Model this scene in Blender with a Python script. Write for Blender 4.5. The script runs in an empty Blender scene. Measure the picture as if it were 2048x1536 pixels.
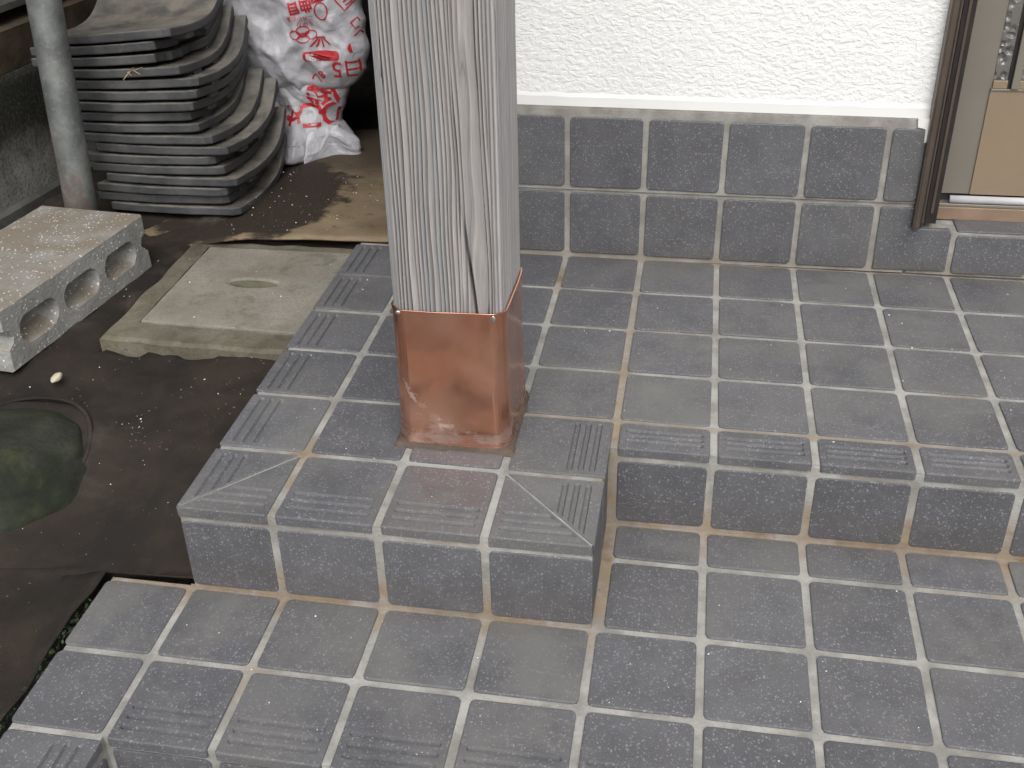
import bpy, bmesh, math, random
from mathutils import Vector, Matrix, noise
from mathutils.bvhtree import BVHTree
from mathutils.geometry import delaunay_2d_cdt

S = 0.125                      # metres per tile pitch; all coordinates below are in tile pitches
random.seed(7)
scene = bpy.context.scene
COL = scene.collection

# ------------------------------------------------------------------ camera
cam_data = bpy.data.cameras.new('camera')
cam = bpy.data.objects.new('camera', cam_data)
COL.objects.link(cam)
R_ = Vector((0.98595, 0.16574, -0.02085)); U_ = Vector((-0.06637, 0.50323, 0.86160)); F_ = Vector((-0.15330, 0.84811, -0.50716))
mw = Matrix((( R_.x, U_.x, -F_.x, 0.6598*S), (R_.y, U_.y, -F_.y, -13.5854*S), (R_.z, U_.z, -F_.z, 6.0106*S), (0, 0, 0, 1)))
cam.matrix_world = mw
cam_data.sensor_width = 36.0
cam_data.lens = 38.04
cam_data.clip_start = 0.02
cam_data.clip_end = 500
scene.camera = cam

# ------------------------------------------------------------------ world, sun, exposure
SUN_EL, SUN_AZ = math.radians(52), math.radians(14)       # azimuth measured from -Y (camera side) towards +X
world = bpy.data.worlds.new('World'); scene.world = world
world.use_nodes = True
wn, wl = world.node_tree.nodes, world.node_tree.links
wn.clear()
wo = wn.new('ShaderNodeOutputWorld'); bg = wn.new('ShaderNodeBackground'); sky = wn.new('ShaderNodeTexSky')
hs = wn.new('ShaderNodeHueSaturation')
sky.sky_type = 'NISHITA'; sky.sun_disc = False
sky.sun_elevation = SUN_EL
sky.sun_rotation = math.radians(180) - SUN_AZ
sky.air_density = 1.0; sky.dust_density = 6.0; sky.ozone_density = 1.0
hs.inputs['Saturation'].default_value = 0.22              # overcast: nearly colourless
bg.inputs['Strength'].default_value = 0.15
wl.new(sky.outputs[0], hs.inputs['Color']); wl.new(hs.outputs[0], bg.inputs['Color']); wl.new(bg.outputs[0], wo.inputs['Surface'])

sun_d = bpy.data.lights.new('sun', 'SUN'); sun = bpy.data.objects.new('sun', sun_d); COL.objects.link(sun)
sun_d.energy = 1.2; sun_d.angle = math.radians(60); sun_d.color = (1.0, 0.985, 0.96)
to_sun = Vector((math.sin(SUN_AZ)*math.cos(SUN_EL), -math.cos(SUN_AZ)*math.cos(SUN_EL), math.sin(SUN_EL)))
sun.rotation_euler = to_sun.to_track_quat('Z', 'Y').to_euler()

vs = scene.view_settings
vs.view_transform = 'Standard'; vs.look = 'None'; vs.gamma = 1; vs.use_curve_mapping = False
vs.exposure = 0.30
cy = scene.cycles
cy.max_bounces = 6; cy.diffuse_bounces = 3; cy.glossy_bounces = 3; cy.transmission_bounces = 3
cy.caustics_reflective = False; cy.caustics_refractive = False

# ------------------------------------------------------------------ helpers
def tag(o, label=None, cat=None, group=None, kind=None):
    if label: o['label'] = label
    if cat: o['category'] = cat
    if group: o['group'] = group
    if kind or cat: o['kind'] = kind or 'thing'
    return o

def empty(name, loc=(0, 0, 0)):
    o = bpy.data.objects.new(name, None); COL.objects.link(o)
    o.location = Vector(loc)*S; o.empty_display_size = 0.02
    return o

def link(name, me, mat=None, parent=None, smooth=False):
    o = bpy.data.objects.new(name, me); COL.objects.link(o)
    if mat and not me.materials: me.materials.append(mat)
    if smooth:
        for p in me.polygons: p.use_smooth = True
    if parent:
        o.parent = parent
        o.matrix_parent_inverse = Matrix.Translation(-Vector(parent.location))
    return o

def finish(bm, name):
    bmesh.ops.recalc_face_normals(bm, faces=bm.faces)
    me = bpy.data.meshes.new(name); bm.to_mesh(me); bm.free()
    return me

def from_py(name, verts, faces, mat=None, parent=None, smooth=False, fix=True):
    me = bpy.data.meshes.new(name)
    me.from_pydata([Vector(v)*S for v in verts], [], faces)
    if fix:
        bm = bmesh.new(); bm.from_mesh(me); bmesh.ops.recalc_face_normals(bm, faces=bm.faces); bm.to_mesh(me); bm.free()
    me.update()
    return link(name, me, mat, parent, smooth)

def box(name, x0, x1, y0, y1, z0, z1, mat, parent=None, bev=0.0, seg=2, rot=None):
    bm = bmesh.new()
    vs_ = [bm.verts.new(Vector((x, y, z))*S) for z in (z0, z1) for y in (y0, y1) for x in (x0, x1)]
    for f in ((0, 2, 3, 1), (4, 5, 7, 6), (0, 1, 5, 4), (2, 6, 7, 3), (0, 4, 6, 2), (1, 3, 7, 5)):
        bm.faces.new([vs_[i] for i in f])
    if bev: bmesh.ops.bevel(bm, geom=bm.edges[:], offset=bev*S, segments=seg, profile=0.5, affect='EDGES')
    return link(name, finish(bm, name), mat, parent)

def prism(name, poly, top, bottom, mat, parent=None):
    """footprint polygon extruded between bottom z and the surface top(x, y)"""
    n = len(poly)
    v = [(x, y, bottom) for x, y in poly] + [(x, y, top(x, y)) for x, y in poly]
    f = [tuple(range(n))[::-1], tuple(range(n, 2*n))] + [(i, (i+1) % n, n+(i+1) % n, n+i) for i in range(n)]
    return from_py(name, v, f, mat, parent)

def nz(x, y, z=0.0): return noise.noise(Vector((x, y, z)))
def fbm(x, y, z=0.0, o=4): return noise.fractal(Vector((x, y, z)), 1.0, 2.0, o)
def sstep(a, b, x):
    t = max(0.0, min(1.0, (x-a)/(b-a))); return t*t*(3-2*t)
def lerp_tab(ks, vals, x):
    if x <= ks[0]: return vals[0]
    for i in range(1, len(ks)):
        if x <= ks[i]:
            t = (x-ks[i-1])/(ks[i]-ks[i-1]); return vals[i-1]+(vals[i]-vals[i-1])*t
    return vals[-1]

# ------------------------------------------------------------------ node material builder
class MB:
    def __init__(s, name):
        s.m = bpy.data.materials.new(name); s.m.use_nodes = True
        s.nt = s.m.node_tree; s.nt.nodes.clear()
        s.out = s.n('ShaderNodeOutputMaterial'); s.b = s.n('ShaderNodeBsdfPrincipled')
        s.nt.links.new(s.b.outputs[0], s.out.inputs['Surface'])
        g = s.n('ShaderNodeNewGeometry'); s.pos = g.outputs['Position']; s.nrm = g.outputs['Normal']
    def n(s, t, **kw):
        x = s.nt.nodes.new(t)
        for k, v in kw.items(): setattr(x, k, v)
        return x
    def lk(s, a, b): s.nt.links.new(a, b)
    def put(s, sock, v):
        if hasattr(v, 'is_output') or isinstance(v, bpy.types.NodeSocket): s.lk(v, sock)
        else: sock.default_value = v
    def mapv(s, v, scale=(1, 1, 1), loc=(0, 0, 0), rot=(0, 0, 0)):
        x = s.n('ShaderNodeMapping'); s.lk(v, x.inputs['Vector'])
        x.inputs['Scale'].default_value = scale; x.inputs['Location'].default_value = loc; x.inputs['Rotation'].default_value = rot
        return x.outputs[0]
    def noise(s, scale, detail=4, rough=0.55, vec=None, dist=0.0, col=False):
        x = s.n('ShaderNodeTexNoise'); s.lk(vec if vec is not None else s.pos, x.inputs['Vector'])
        x.inputs['Scale'].default_value = scale; x.inputs['Detail'].default_value = detail
        x.inputs['Roughness'].default_value = rough; x.inputs['Distortion'].default_value = dist
        return x.outputs['Color' if col else 'Fac']
    def vor(s, scale, vec=None, feat='F1', out='Distance', rnd=1.0):
        x = s.n('ShaderNodeTexVoronoi', feature=feat); s.lk(vec if vec is not None else s.pos, x.inputs['Vector'])
        x.inputs['Scale'].default_value = scale; x.inputs['Randomness'].default_value = rnd
        return x.outputs[out]
    def ramp(s, v, a, b, lo=0.0, hi=1.0):
        x = s.n('ShaderNodeMapRange'); x.interpolation_type = 'SMOOTHSTEP'
        s.put(x.inputs['Value'], v); x.inputs['From Min'].default_value = a; x.inputs['From Max'].default_value = b
        x.inputs['To Min'].default_value = lo; x.inputs['To Max'].default_value = hi
        return x.outputs['Result']
    def mth(s, op, a, b=0.0):
        x = s.n('ShaderNodeMath', operation=op); s.put(x.inputs[0], a); s.put(x.inputs[1], b); return x.outputs[0]
    def mix(s, f, a, b, mode='MIX'):
        x = s.n('ShaderNodeMix', data_type='RGBA', blend_type=mode)
        s.put(x.inputs['Factor'], f)
        s.put(x.inputs['A'], a if not isinstance(a, tuple) else (*a, 1) if len(a) == 3 else a)
        s.put(x.inputs['B'], b if not isinstance(b, tuple) else (*b, 1) if len(b) == 3 else b)
        return x.outputs['Result']
    def sep(s, v):
        x = s.n('ShaderNodeSeparateXYZ'); s.lk(v, x.inputs[0]); return x.outputs
    def warp(s, amt, scale):
        c = s.noise(scale, 2, col=True); a = s.n('ShaderNodeVectorMath', operation='SUBTRACT'); s.lk(c, a.inputs[0]); a.inputs[1].default_value = (.5, .5, .5)
        m = s.n('ShaderNodeVectorMath', operation='SCALE'); s.lk(a.outputs[0], m.inputs[0]); m.inputs['Scale'].default_value = amt
        r = s.n('ShaderNodeVectorMath', operation='ADD'); s.lk(m.outputs[0], r.inputs[0]); s.lk(s.pos, r.inputs[1]); return r.outputs[0]
    def bump(s, h, dist, strength=1.0, prev=None):
        x = s.n('ShaderNodeBump'); s.lk(h, x.inputs['Height']); x.inputs['Distance'].default_value = dist; x.inputs['Strength'].default_value = strength
        if prev is not None: s.lk(prev, x.inputs['Normal'])
        s.lk(x.outputs[0], s.b.inputs['Normal']); return x.outputs[0]
    def set(s, col=None, rough=None, metal=None, spec=None, **kw):
        if col is not None: s.put(s.b.inputs['Base Color'], (*col, 1) if isinstance(col, tuple) and len(col) == 3 else col)
        if rough is not None: s.put(s.b.inputs['Roughness'], rough)
        if metal is not None: s.put(s.b.inputs['Metallic'], metal)
        if spec is not None: s.put(s.b.inputs['Specular IOR Level'], spec)
        for k, v in kw.items(): s.put(s.b.inputs[k], v)
        return s.m

def plain(name, col, rough=0.6, metal=0.0, var=0.25, scale=25, bump=0.0):
    m = MB(name); n = m.noise(scale, 5)
    f = m.ramp(n, .3, .7, 1-var, 1+var)
    c = m.mix(1.0, col, f, 'MULTIPLY'); m.set(c, rough, metal)
    if bump: m.bump(m.noise(scale*8, 4), bump)
    return m.m

# ---- tile: unglazed grey-blue body, pale flecks, dust film (amount in the object's colour)
def tile_material():
    m = MB('grey_speckled_tile')
    oi = m.n('ShaderNodeObjectInfo'); oc = m.n('ShaderNodeSeparateColor'); m.lk(oi.outputs['Color'], oc.inputs[0])
    dust_light, tone = oc.outputs[0], oc.outputs[1]
    w = m.warp(0.006, 260)
    v1 = m.vor(260, w); v2 = m.vor(420, w)
    big = m.ramp(m.noise(16, 3), .35, .65, .14, .30)
    rare = m.n('ShaderNodeTexVoronoi'); m.lk(w, rare.inputs['Vector']); rare.inputs['Scale'].default_value = 260
    rs = m.n('ShaderNodeSeparateColor'); m.lk(rare.outputs['Color'], rs.inputs[0])
    sel = m.ramp(rs.outputs[0], .38, .62)
    fl1 = m.mth('MULTIPLY', m.ramp(v1, .40, .20), sel)
    fl2 = m.mth('MULTIPLY', m.ramp(v2, .32, .14), .6)
    fl = m.mth('MAXIMUM', fl1, fl2)
    base = m.mix(tone, (.077, .0765, .085), (.098, .0975, .107))
    mott = m.ramp(m.noise(22, 5), .3, .7, .90, 1.10)
    base = m.mix(1.0, base, mott, 'MULTIPLY')
    c = m.mix(m.mth('MULTIPLY', fl, .55), base, (.30, .30, .315))
    # dust film
    dn = m.noise(9, 6, .62); dn2 = m.noise(60, 4, .6, vec=m.mapv(m.pos, (1, 2.2, 1)))
    dm = m.mth('ADD', m.ramp(dn, .34, .68), m.mth('MULTIPLY', m.mth('SUBTRACT', dn2, .5), .7))
    dm = m.mth('MULTIPLY', m.ramp(dm, -.25, 1.1), dust_light)
    dcol = m.mix(m.noise(14, 3), (.122, .122, .119), (.156, .151, .138))
    c = m.mix(dm, c, dcol)
    # greasy darker smudges
    sm = m.mth('MULTIPLY', m.ramp(m.noise(11, 5, .6, vec=m.mapv(m.pos, loc=(3, 7, 1))), .54, .76), .34)
    c = m.mix(sm, c, (.050, .049, .050))
    # dirt washed against the wall and the foot of the risers, ragged in outline
    p = m.sep(m.pos)
    dn3 = m.mth('MULTIPLY', m.mth('SUBTRACT', m.noise(24, 5, .65), .5), .55*S)
    dw = m.ramp(m.mth('ADD', m.mth('ABSOLUTE', p[1]), dn3), .42*S, .02*S)
    dr = m.ramp(m.mth('ADD', m.mth('ABSOLUTE', m.mth('ADD', p[1], 4.49*S)), dn3), .30*S, .02*S)
    df = m.ramp(m.mth('ADD', m.mth('ABSOLUTE', m.mth('ADD', p[1], 6.05*S)), dn3), .30*S, .02*S)
    low = m.ramp(p[2], -.62*S, -.80*S)
    dd = m.mth('MAXIMUM', m.mth('MULTIPLY', dw, m.ramp(p[2], .30*S, .05*S)), m.mth('MULTIPLY', m.mth('MAXIMUM', m.mth('MULTIPLY', dr, m.ramp(p[0], -.1*S, .1*S)), m.mth('MULTIPLY', df, m.ramp(p[0], .1*S, -.1*S))), low))
    c = m.mix(m.mth('MULTIPLY', dd, .24), c, (.080, .068, .054))
    # drip and water marks
    wm = m.noise(13, 5, .6, vec=m.mapv(m.pos, loc=(11, 4, 2)), dist=.6)
    c = m.mix(m.mth('MULTIPLY', m.mth('MULTIPLY', m.ramp(wm, .48, .52), m.ramp(wm, .58, .53)), .045), c, (.26, .26, .255))
    # pale scratches and scuffs
    sc = m.noise(30, 3, .5, vec=m.mapv(m.pos, (1, 9, 9), rot=(0, 0, .7)))
    c = m.mix(m.mth('MULTIPLY', m.ramp(sc, .70, .78), .25), c, (.30, .30, .31))
    m.set(c, m.mth('ADD', m.ramp(dm, 0, 1, .42, .62), m.mth('MULTIPLY', dn2, .1)), spec=.42)
    m.bump(m.mth('ADD', m.mth('MULTIPLY', m.noise(700, 3), .5), m.mth('MULTIPLY', m.noise(90, 3), .8)), .0005, .6)
    return m.m

def grout_material():
    m = MB('cement_grout')
    n1 = m.noise(20, 6, .6); n2 = m.noise(300, 4, .6)
    c = m.mix(m.ramp(n1, .32, .68), (.205, .200, .184), (.345, .340, .320))
    c = m.mix(m.mth('MULTIPLY', m.ramp(n2, .5, .75), .35), c, (.17, .165, .155))
    # brown rust / dirt runs: stronger where water stands (inner corners), broken up by noise
    p = m.sep(m.pos)
    def near(sock, v, a, b): return m.ramp(m.mth('ABSOLUTE', m.mth('SUBTRACT', sock, v*S)), a*S, b*S, 1, 0)
    rise_r = m.mth('MULTIPLY', near(p[1], -4.49, .10, .55), m.ramp(p[0], -.1*S, .1*S))
    rise_r = m.mth('MULTIPLY', rise_r, m.ramp(p[2], -.45*S, -.85*S))
    rise_f = m.mth('MULTIPLY', near(p[1], -6.06, .08, .45), m.ramp(p[2], -.55*S, -.95*S))
    rise_f = m.mth('MULTIPLY', rise_f, m.ramp(p[0], .15*S, -.1*S))
    side = m.mth('MULTIPLY', near(p[0], .02, .05, .14), m.ramp(p[2], .02*S, -.12*S))
    side = m.mth('MULTIPLY', side, m.ramp(p[1], -6.1*S, -5.7*S))
    row4 = m.mth('MULTIPLY', near(p[1], -4.02, .03, .08), m.ramp(p[0], -1.2*S, -.8*S))
    row4 = m.mth('MULTIPLY', row4, m.ramp(p[2], -.3*S, -.2*S))
    wall = m.mth('MULTIPLY', near(p[1], 0.0, .04, .20), m.ramp(p[2], .35*S, 0.0, .12, .5))
    corn = m.mth('MULTIPLY', near(p[0], -3.02, .1, .28), near(p[1], -5.15, .2, .6))
    corn = m.mth('MULTIPLY', corn, m.ramp(p[2], -.4*S, -.2*S))
    spot = m.mth('MULTIPLY', near(p[0], -.98, .05, .12), near(p[1], -.75, .2, .45))
    spot = m.mth('MULTIPLY', spot, m.ramp(p[2], -.2*S, -.1*S))
    mk = rise_r
    for q in (rise_f, side, m.mth('MULTIPLY', row4, .75), wall, corn, spot): mk = m.mth('MAXIMUM', mk, q)
    brk = m.ramp(m.noise(26, 5, .65), .30, .62, .25, 1.0)
    mk = m.mth('MULTIPLY', mk, brk)
    gen = m.mth('MULTIPLY', m.ramp(m.noise(7, 4, vec=m.mapv(m.pos, loc=(9, 2, 4))), .56, .70), .5)
    mk = m.mth('MAXIMUM', mk, gen)
    rc = m.mix(m.ramp(m.noise(40, 4), .35, .7), (.265, .195, .12), (.15, .09, .05))
    c = m.mix(m.mth('MULTIPLY', mk, .8), c, rc)
    m.set(c, .9, spec=.2)
    m.bump(m.mth('ADD', n2, m.mth('MULTIPLY', m.noise(70, 4), 1.2)), .0012, .8)
    return m.m

def plaster_material():
    m = MB('white_textured_plaster')
    v = m.mapv(m.warp(.012, 40), (1.0, 1.0, 1.55))
    a = m.noise(115, 3, .5, vec=v); b = m.noise(300, 4, .55, vec=v)
    h = m.mth('ADD', m.ramp(a, .34, .66), m.mth('MULTIPLY', b, .55))
    c = m.mix(m.ramp(m.noise(5, 4), .3, .7), (.745, .745, .735), (.785, .783, .77))
    m.set(c, .85, spec=.25)
    m.bump(h, .0014, .6)
    return m.m

def wood_material():
    m = MB('weathered_grey_wood')
    at = m.n('ShaderNodeVertexColor', layer_name='grain')
    fib = m.noise(60, 4, .6, vec=m.mapv(m.pos, (9, 9, .5)))
    c = m.mix(1.0, at.outputs['Color'], m.ramp(fib, .3, .7, .90, 1.08), 'MULTIPLY')
    c = m.mix(m.mth('MULTIPLY', m.ramp(m.noise(10, 4), .4, .7), .3), c, (.25, .243, .245), 'MIX')
    m.set(c, .8, spec=.25)
    m.bump(fib, .0006, .6)
    return m.m

def copper_material():
    m = MB('copper_sheet')
    n1 = m.noise(14, 3, .5); n2 = m.noise(30, 3, .5, vec=m.mapv(m.pos, loc=(4, 1, 2)))
    c = m.mix(m.ramp(n1, .34, .66), (.80, .37, .245), (.88, .47, .34))
    c = m.mix(m.mth('MULTIPLY', m.ramp(n2, .5, .7), .5), c, (.66, .36, .20))
    c = m.mix(m.mth('MULTIPLY', m.ramp(m.noise(24, 4, vec=m.mapv(m.pos, loc=(8, 3, 5))), .50, .80), .40), c, (.50, .25, .15))
    # pinkish polished, smeared zone near the foot
    p = m.sep(m.pos)
    low = m.ramp(m.mth('ADD', p[2], m.mth('MULTIPLY', m.mth('SUBTRACT', n2, .5), .09)), .36*S, .02*S)
    smr = m.mth('MULTIPLY', low, m.ramp(m.noise(45, 5, .65, vec=m.mapv(m.pos, (.6, .6, 1.6))), .42, .60))
    c = m.mix(m.mth('MULTIPLY', smr, .75), c, (.90, .66, .58))
    r = m.mth('ADD', m.ramp(n1, .3, .7, .15, .25), m.mth('MULTIPLY', smr, .16))
    fx = m.mth('ADD', p[0], 2.12*S)
    fz = m.mth('ADD', m.mth('MULTIPLY', m.mth('EXPONENT', m.mth('MULTIPLY', fx, -4.2/S)), .95*S), .06*S)
    dz = m.mth('ABSOLUTE', m.mth('ADD', m.mth('SUBTRACT', p[2], fz), m.mth('MULTIPLY', m.mth('SUBTRACT', m.noise(60, 4, .6), .5), .46*S)))
    scf = m.mth('MULTIPLY', m.ramp(dz, .075*S, .02*S), m.mth('MULTIPLY', m.ramp(p[1], -4.60*S, -4.66*S), m.ramp(m.noise(35, 4, .6), .46, .60)))
    scf = m.mth('MULTIPLY', scf, m.ramp(p[0], -1.25*S, -1.45*S))
    c = m.mix(m.mth('MULTIPLY', scf, .75), c, (.90, .70, .63))
    m.set(c, m.mth('ADD', r, m.mth('MULTIPLY', scf, .2)), 1.0)
    m.bump(m.mth('ADD', m.noise(9, 2), m.mth('MULTIPLY', m.noise(32, 2), .10)), .0035, .5)
    return m.m

def concrete_material(name, c0, c1, dirt, dirt_amt=.5, specks=0.0, moss=0.0, up_brown=None):
    m = MB(name)
    n1 = m.noise(9, 6, .65); n2 = m.noise(160, 5, .65)
    c = m.mix(m.ramp(n1, .3, .7), c0, c1)
    c = m.mix(m.mth('MULTIPLY', m.ramp(n2, .45, .7), .3), c, tuple(x*.5 for x in c0))
    c = m.mix(m.mth('MULTIPLY', m.ramp(m.noise(5, 6, .7, vec=m.mapv(m.pos, loc=(5, 3, 8))), .45, .68), dirt_amt), c, dirt)
    if up_brown:
        nn = m.sep(m.nrm)
        f = m.mth('MULTIPLY', m.ramp(nn[2], .5, .9), m.ramp(m.noise(13, 5), .35, .6, .35, .9))
        c = m.mix(f, c, up_brown)
    if moss:
        c = m.mix(m.mth('MULTIPLY', m.ramp(m.noise(16, 5, .65, vec=m.mapv(m.pos, loc=(1, 8, 2))), .52, .70), moss), c, (.055, .065, .022))
    if specks:
        w = m.warp(.004, 200)
        v = m.n('ShaderNodeTexVoronoi'); m.lk(w, v.inputs['Vector']); v.inputs['Scale'].default_value = 190
        q = m.n('ShaderNodeSeparateColor'); m.lk(v.outputs['Color'], q.inputs[0])
        den = m.ramp(m.noise(14, 3), .35, .65, .86, .52)
        on = m.mth('GREATER_THAN', q.outputs[1], den)
        f = m.mth('MULTIPLY', m.mth('MULTIPLY', m.ramp(v.outputs['Distance'], .34, .18), on), specks)
        c = m.mix(f, c, (.72, .72, .72))
    m.set(c, .92, spec=.2)
    m.bump(m.mth('ADD', m.mth('MULTIPLY', n2, .8), m.noise(40, 5)), .0022, .8)
    return m.m

def retaining_material():
    m = MB('stained_concrete_wall')
    n1 = m.noise(10, 6, .7); n2 = m.noise(150, 5, .7); p = m.sep(m.pos)
    c = m.mix(m.ramp(n1, .3, .7), (.15, .15, .135), (.25, .245, .225))
    c = m.mix(m.mth('MULTIPLY', m.ramp(n2, .48, .62), .6), c, (.05, .05, .042))
    h = m.mth('ADD', p[2], m.mth('MULTIPLY', m.mth('SUBTRACT', m.noise(6, 6, .7), .5), 1.6*S))
    blk_ = m.mth('MULTIPLY', m.ramp(h, .25*S, 1.0*S), m.ramp(n2, .30, .50, .75, 1.0))
    c = m.mix(m.mth('MULTIPLY', blk_, .95), c, (.020, .020, .016))
    m.set(c, .93, spec=.2); m.bump(m.mth('ADD', n2, m.noise(40, 5)), .002, .8)
    return m.m

def sheet_material():
    m = MB('weed_control_fabric')
    n1 = m.noise(7, 6, .68); n2 = m.noise(26, 5, .6)
    c = m.mix(m.ramp(n1, .36, .66), (.010, .0078, .0062), (.027, .0195, .0140))
    c = m.mix(m.mth('MULTIPLY', m.ramp(m.noise(4.2, 6, .7, vec=m.mapv(m.pos, loc=(2, 5, 0))), .50, .68), .70), c, (.075, .066, .055))
    c = m.mix(m.mth('MULTIPLY', m.ramp(n2, .52, .75), .5), c, (.032, .023, .017))
    w1 = m.n('ShaderNodeTexWave', wave_type='BANDS', bands_direction='X'); w1.inputs['Scale'].default_value = 130; w1.inputs['Distortion'].default_value = 1.0
    m.lk(m.mapv(m.pos, rot=(0, 0, .5)), w1.inputs['Vector'])
    w2 = m.n('ShaderNodeTexWave', wave_type='BANDS', bands_direction='Y'); w2.inputs['Scale'].default_value = 130; w2.inputs['Distortion'].default_value = 1.0
    m.lk(m.mapv(m.pos, rot=(0, 0, .5)), w2.inputs['Vector'])
    wv = m.mth('MULTIPLY', w1.outputs['Fac'], w2.outputs['Fac'])
    c = m.mix(m.mth('MULTIPLY', wv, .25), c, (.085, .08, .075))
    m.set(c, .8, spec=.25)
    m.bump(m.mth('ADD', m.mth('MULTIPLY', wv, .5), m.mth('MULTIPLY', m.noise(120, 4), .9)), .0014, .8)
    return m.m

def roof_tile_material():
    m = MB('smoked_clay_roof_tile')
    n1 = m.noise(12, 6, .65)
    nn = m.sep(m.nrm)
    c = m.mix(m.ramp(n1, .3, .7), (.046, .047, .050), (.086, .086, .087))
    up = m.mth('MULTIPLY', m.ramp(nn[2], .55, .92), m.ramp(m.noise(18, 5, .65), .34, .62, .15, .9))  # upward faces paler: dust plus painted edge highlights
    c = m.mix(up, c, m.mix(m.noise(8, 4), (.17, .15, .122), (.28, .26, .225)))
    c = m.mix(m.mth('MULTIPLY', m.ramp(m.noise(40, 5), .55, .72), .45), c, (.095, .09, .082))
    m.set(c, m.ramp(n1, .3, .7, .42, .7), spec=.5)
    m.bump(m.mth('ADD', m.noise(140, 5, .6), m.mth('MULTIPLY', m.noise(35, 4), .7)), .0013, .7)
    return m.m

def pipe_material():
    m = MB('galvanised_pipe')
    n1 = m.noise(20, 6, .65); n2 = m.noise(110, 4)
    c = m.mix(m.ramp(n1, .3, .7), (.16, .175, .175), (.30, .315, .305))
    c = m.mix(m.mth('MULTIPLY', m.ramp(n2, .55, .7), .35), c, (.42, .43, .43))
    p = m.sep(m.pos)
    lowz = m.ramp(p[2], 2.2*S, .2*S, .53, .66)
    rst = m.ramp(m.mth('SUBTRACT', m.mth('ADD', m.noise(17, 6, .7, vec=m.mapv(m.pos, (1, 1, .6))), lowz), .62), .46, .60)
    c = m.mix(m.mth('MULTIPLY', rst, .7), c, (.085, .048, .030))
    m.set(c, m.ramp(rst, 0, 1, .5, .9), m.ramp(rst, 0, 1, .55, 0.0))
    m.bump(m.noise(90, 5), .0008, .7)
    return m.m

def board_material():
    m = MB('muddy_plywood')
    n1 = m.noise(8, 6, .65, vec=m.mapv(m.pos, (1, 1.4, 1)))
    c = m.mix(m.ramp(n1, .3, .7), (.145, .108, .066), (.235, .182, .115))
    # wet stain spreading from under the tile stack
    p = m.sep(m.pos)
    dx = m.mth('MULTIPLY', m.mth('SUBTRACT', p[0], -6.35*S), .62/S); dy = m.mth('MULTIPLY', m.mth('SUBTRACT', p[1], 2.1*S), .50/S)
    r = m.mth('SQRT', m.mth('ADD', m.mth('MULTIPLY', dx, dx), m.mth('MULTIPLY', dy, dy)))
    r = m.mth('ADD', r, m.mth('MULTIPLY', m.mth('SUBTRACT', m.noise(17, 5, .6), .5), .9))
    c = m.mix(m.ramp(r, 1.02, .86), c, (.030, .022, .016))
    far = m.ramp(m.mth('ADD', p[1], m.mth('MULTIPLY', m.mth('SUBTRACT', m.noise(14, 5), .5), .14)), 2.6*S, 4.2*S)
    c = m.mix(m.mth('MULTIPLY', far, .8), c, (.040, .031, .024))
    c = m.mix(m.mth('MULTIPLY', m.ramp(m.noise(28, 5, .65, vec=m.mapv(m.pos, loc=(7, 0, 3))), .60, .70), .7), c, (.055, .034, .022))
    m.set(c, .75, spec=.3)
    m.bump(m.mth('ADD', m.noise(60, 5), m.noise(250, 3)), .002, .6)
    return m.m

M_TILE = tile_material(); M_GROUT = grout_material(); M_PLASTER = plaster_material(); M_WOOD = wood_material(); M_COPPER = copper_material()
M_SMOOTH = plain('white_paint_band', (.69, .69, .672), .6, var=.03, scale=8, bump=.0003)
M_BLOCK = concrete_material('hollow_block_concrete', (.235, .235, .225), (.33, .325, .31), (.13, .115, .095), .45, specks=.9, up_brown=(.185, .158, .122))
M_LID = concrete_material('old_concrete_lid', (.195, .183, .152), (.265, .250, .212), (.15, .128, .096), .6, moss=.5)
M_LIDFRAME = concrete_material('mossy_concrete_frame', (.115, .102, .078), (.17, .152, .12), (.045, .040, .028), .8, moss=.55)
M_RETAIN = retaining_material()
M_ROCK = concrete_material('mossy_dark_stone', (.014, .016, .012), (.046, .050, .038), (.012, .015, .008), .7, moss=.35)
M_SHEET = sheet_material(); M_ROOF = roof_tile_material(); M_PIPE = pipe_material(); M_BOARD = board_material()
M_SOLDER = plain('solder', (.50, .48, .47), .32, 1.0, .12, 80)
M_SEAL = concrete_material('brown_mortar_bead', (.075, .056, .046), (.125, .094, .076), (.045, .03, .024), .7)
M_BRONZE = plain('bronze_aluminium', (.145, .115, .095), .34, .75, .10, 18)
M_DARKBRONZE = plain('dark_bronze_gasket', (.020, .017, .016), .45, .2, .2, 40)
M_STILE = plain('grey_bronze_stile', (.215, .195, .165), .36, .35, .06, 6)
M_PANEL = plain('tan_door_panel', (.265, .200, .138), .40, .25, .06, 7)
M_CHROME = plain('aluminium_rail', (.74, .74, .76), .38, .25, .06, 30)
M_SILL = plain('brown_sill', (.235, .165, .115), .5, .1, .15, 20)
M_DARKWOOD = plain('old_brown_timber', (.075, .055, .034), .85, 0, .45, 14, .0015)
M_STEEL = plain('dull_grey_angle', (.12, .12, .112), .6, .4, .35, 20)
M_GLOOM = plain('shadow_dark_boards', (.020, .017, .014), .9, 0, .4, 12, .001)  # near-black colour holds the passage shadow and the black void
M_ENDWALL = plain('dark_passage_wall', (.035, .031, .027), .9, 0, .4, 10, .001)
M_GROUND = concrete_material('worn_concrete_ground', (.20, .195, .18), (.29, .285, .265), (.12, .11, .09), .5)
M_SOFFIT = plain('timber_soffit', (.26, .19, .12), .8, 0, .2, 10)
M_CHIP = plain('white_chip', (.75, .75, .73), .7)
M_LEAFY = plain('moss_leaf', (.018, .034, .007), .7, 0, .5, 60)
M_TWIG = plain('dry_twig', (.35, .25, .14), .8)
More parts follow.
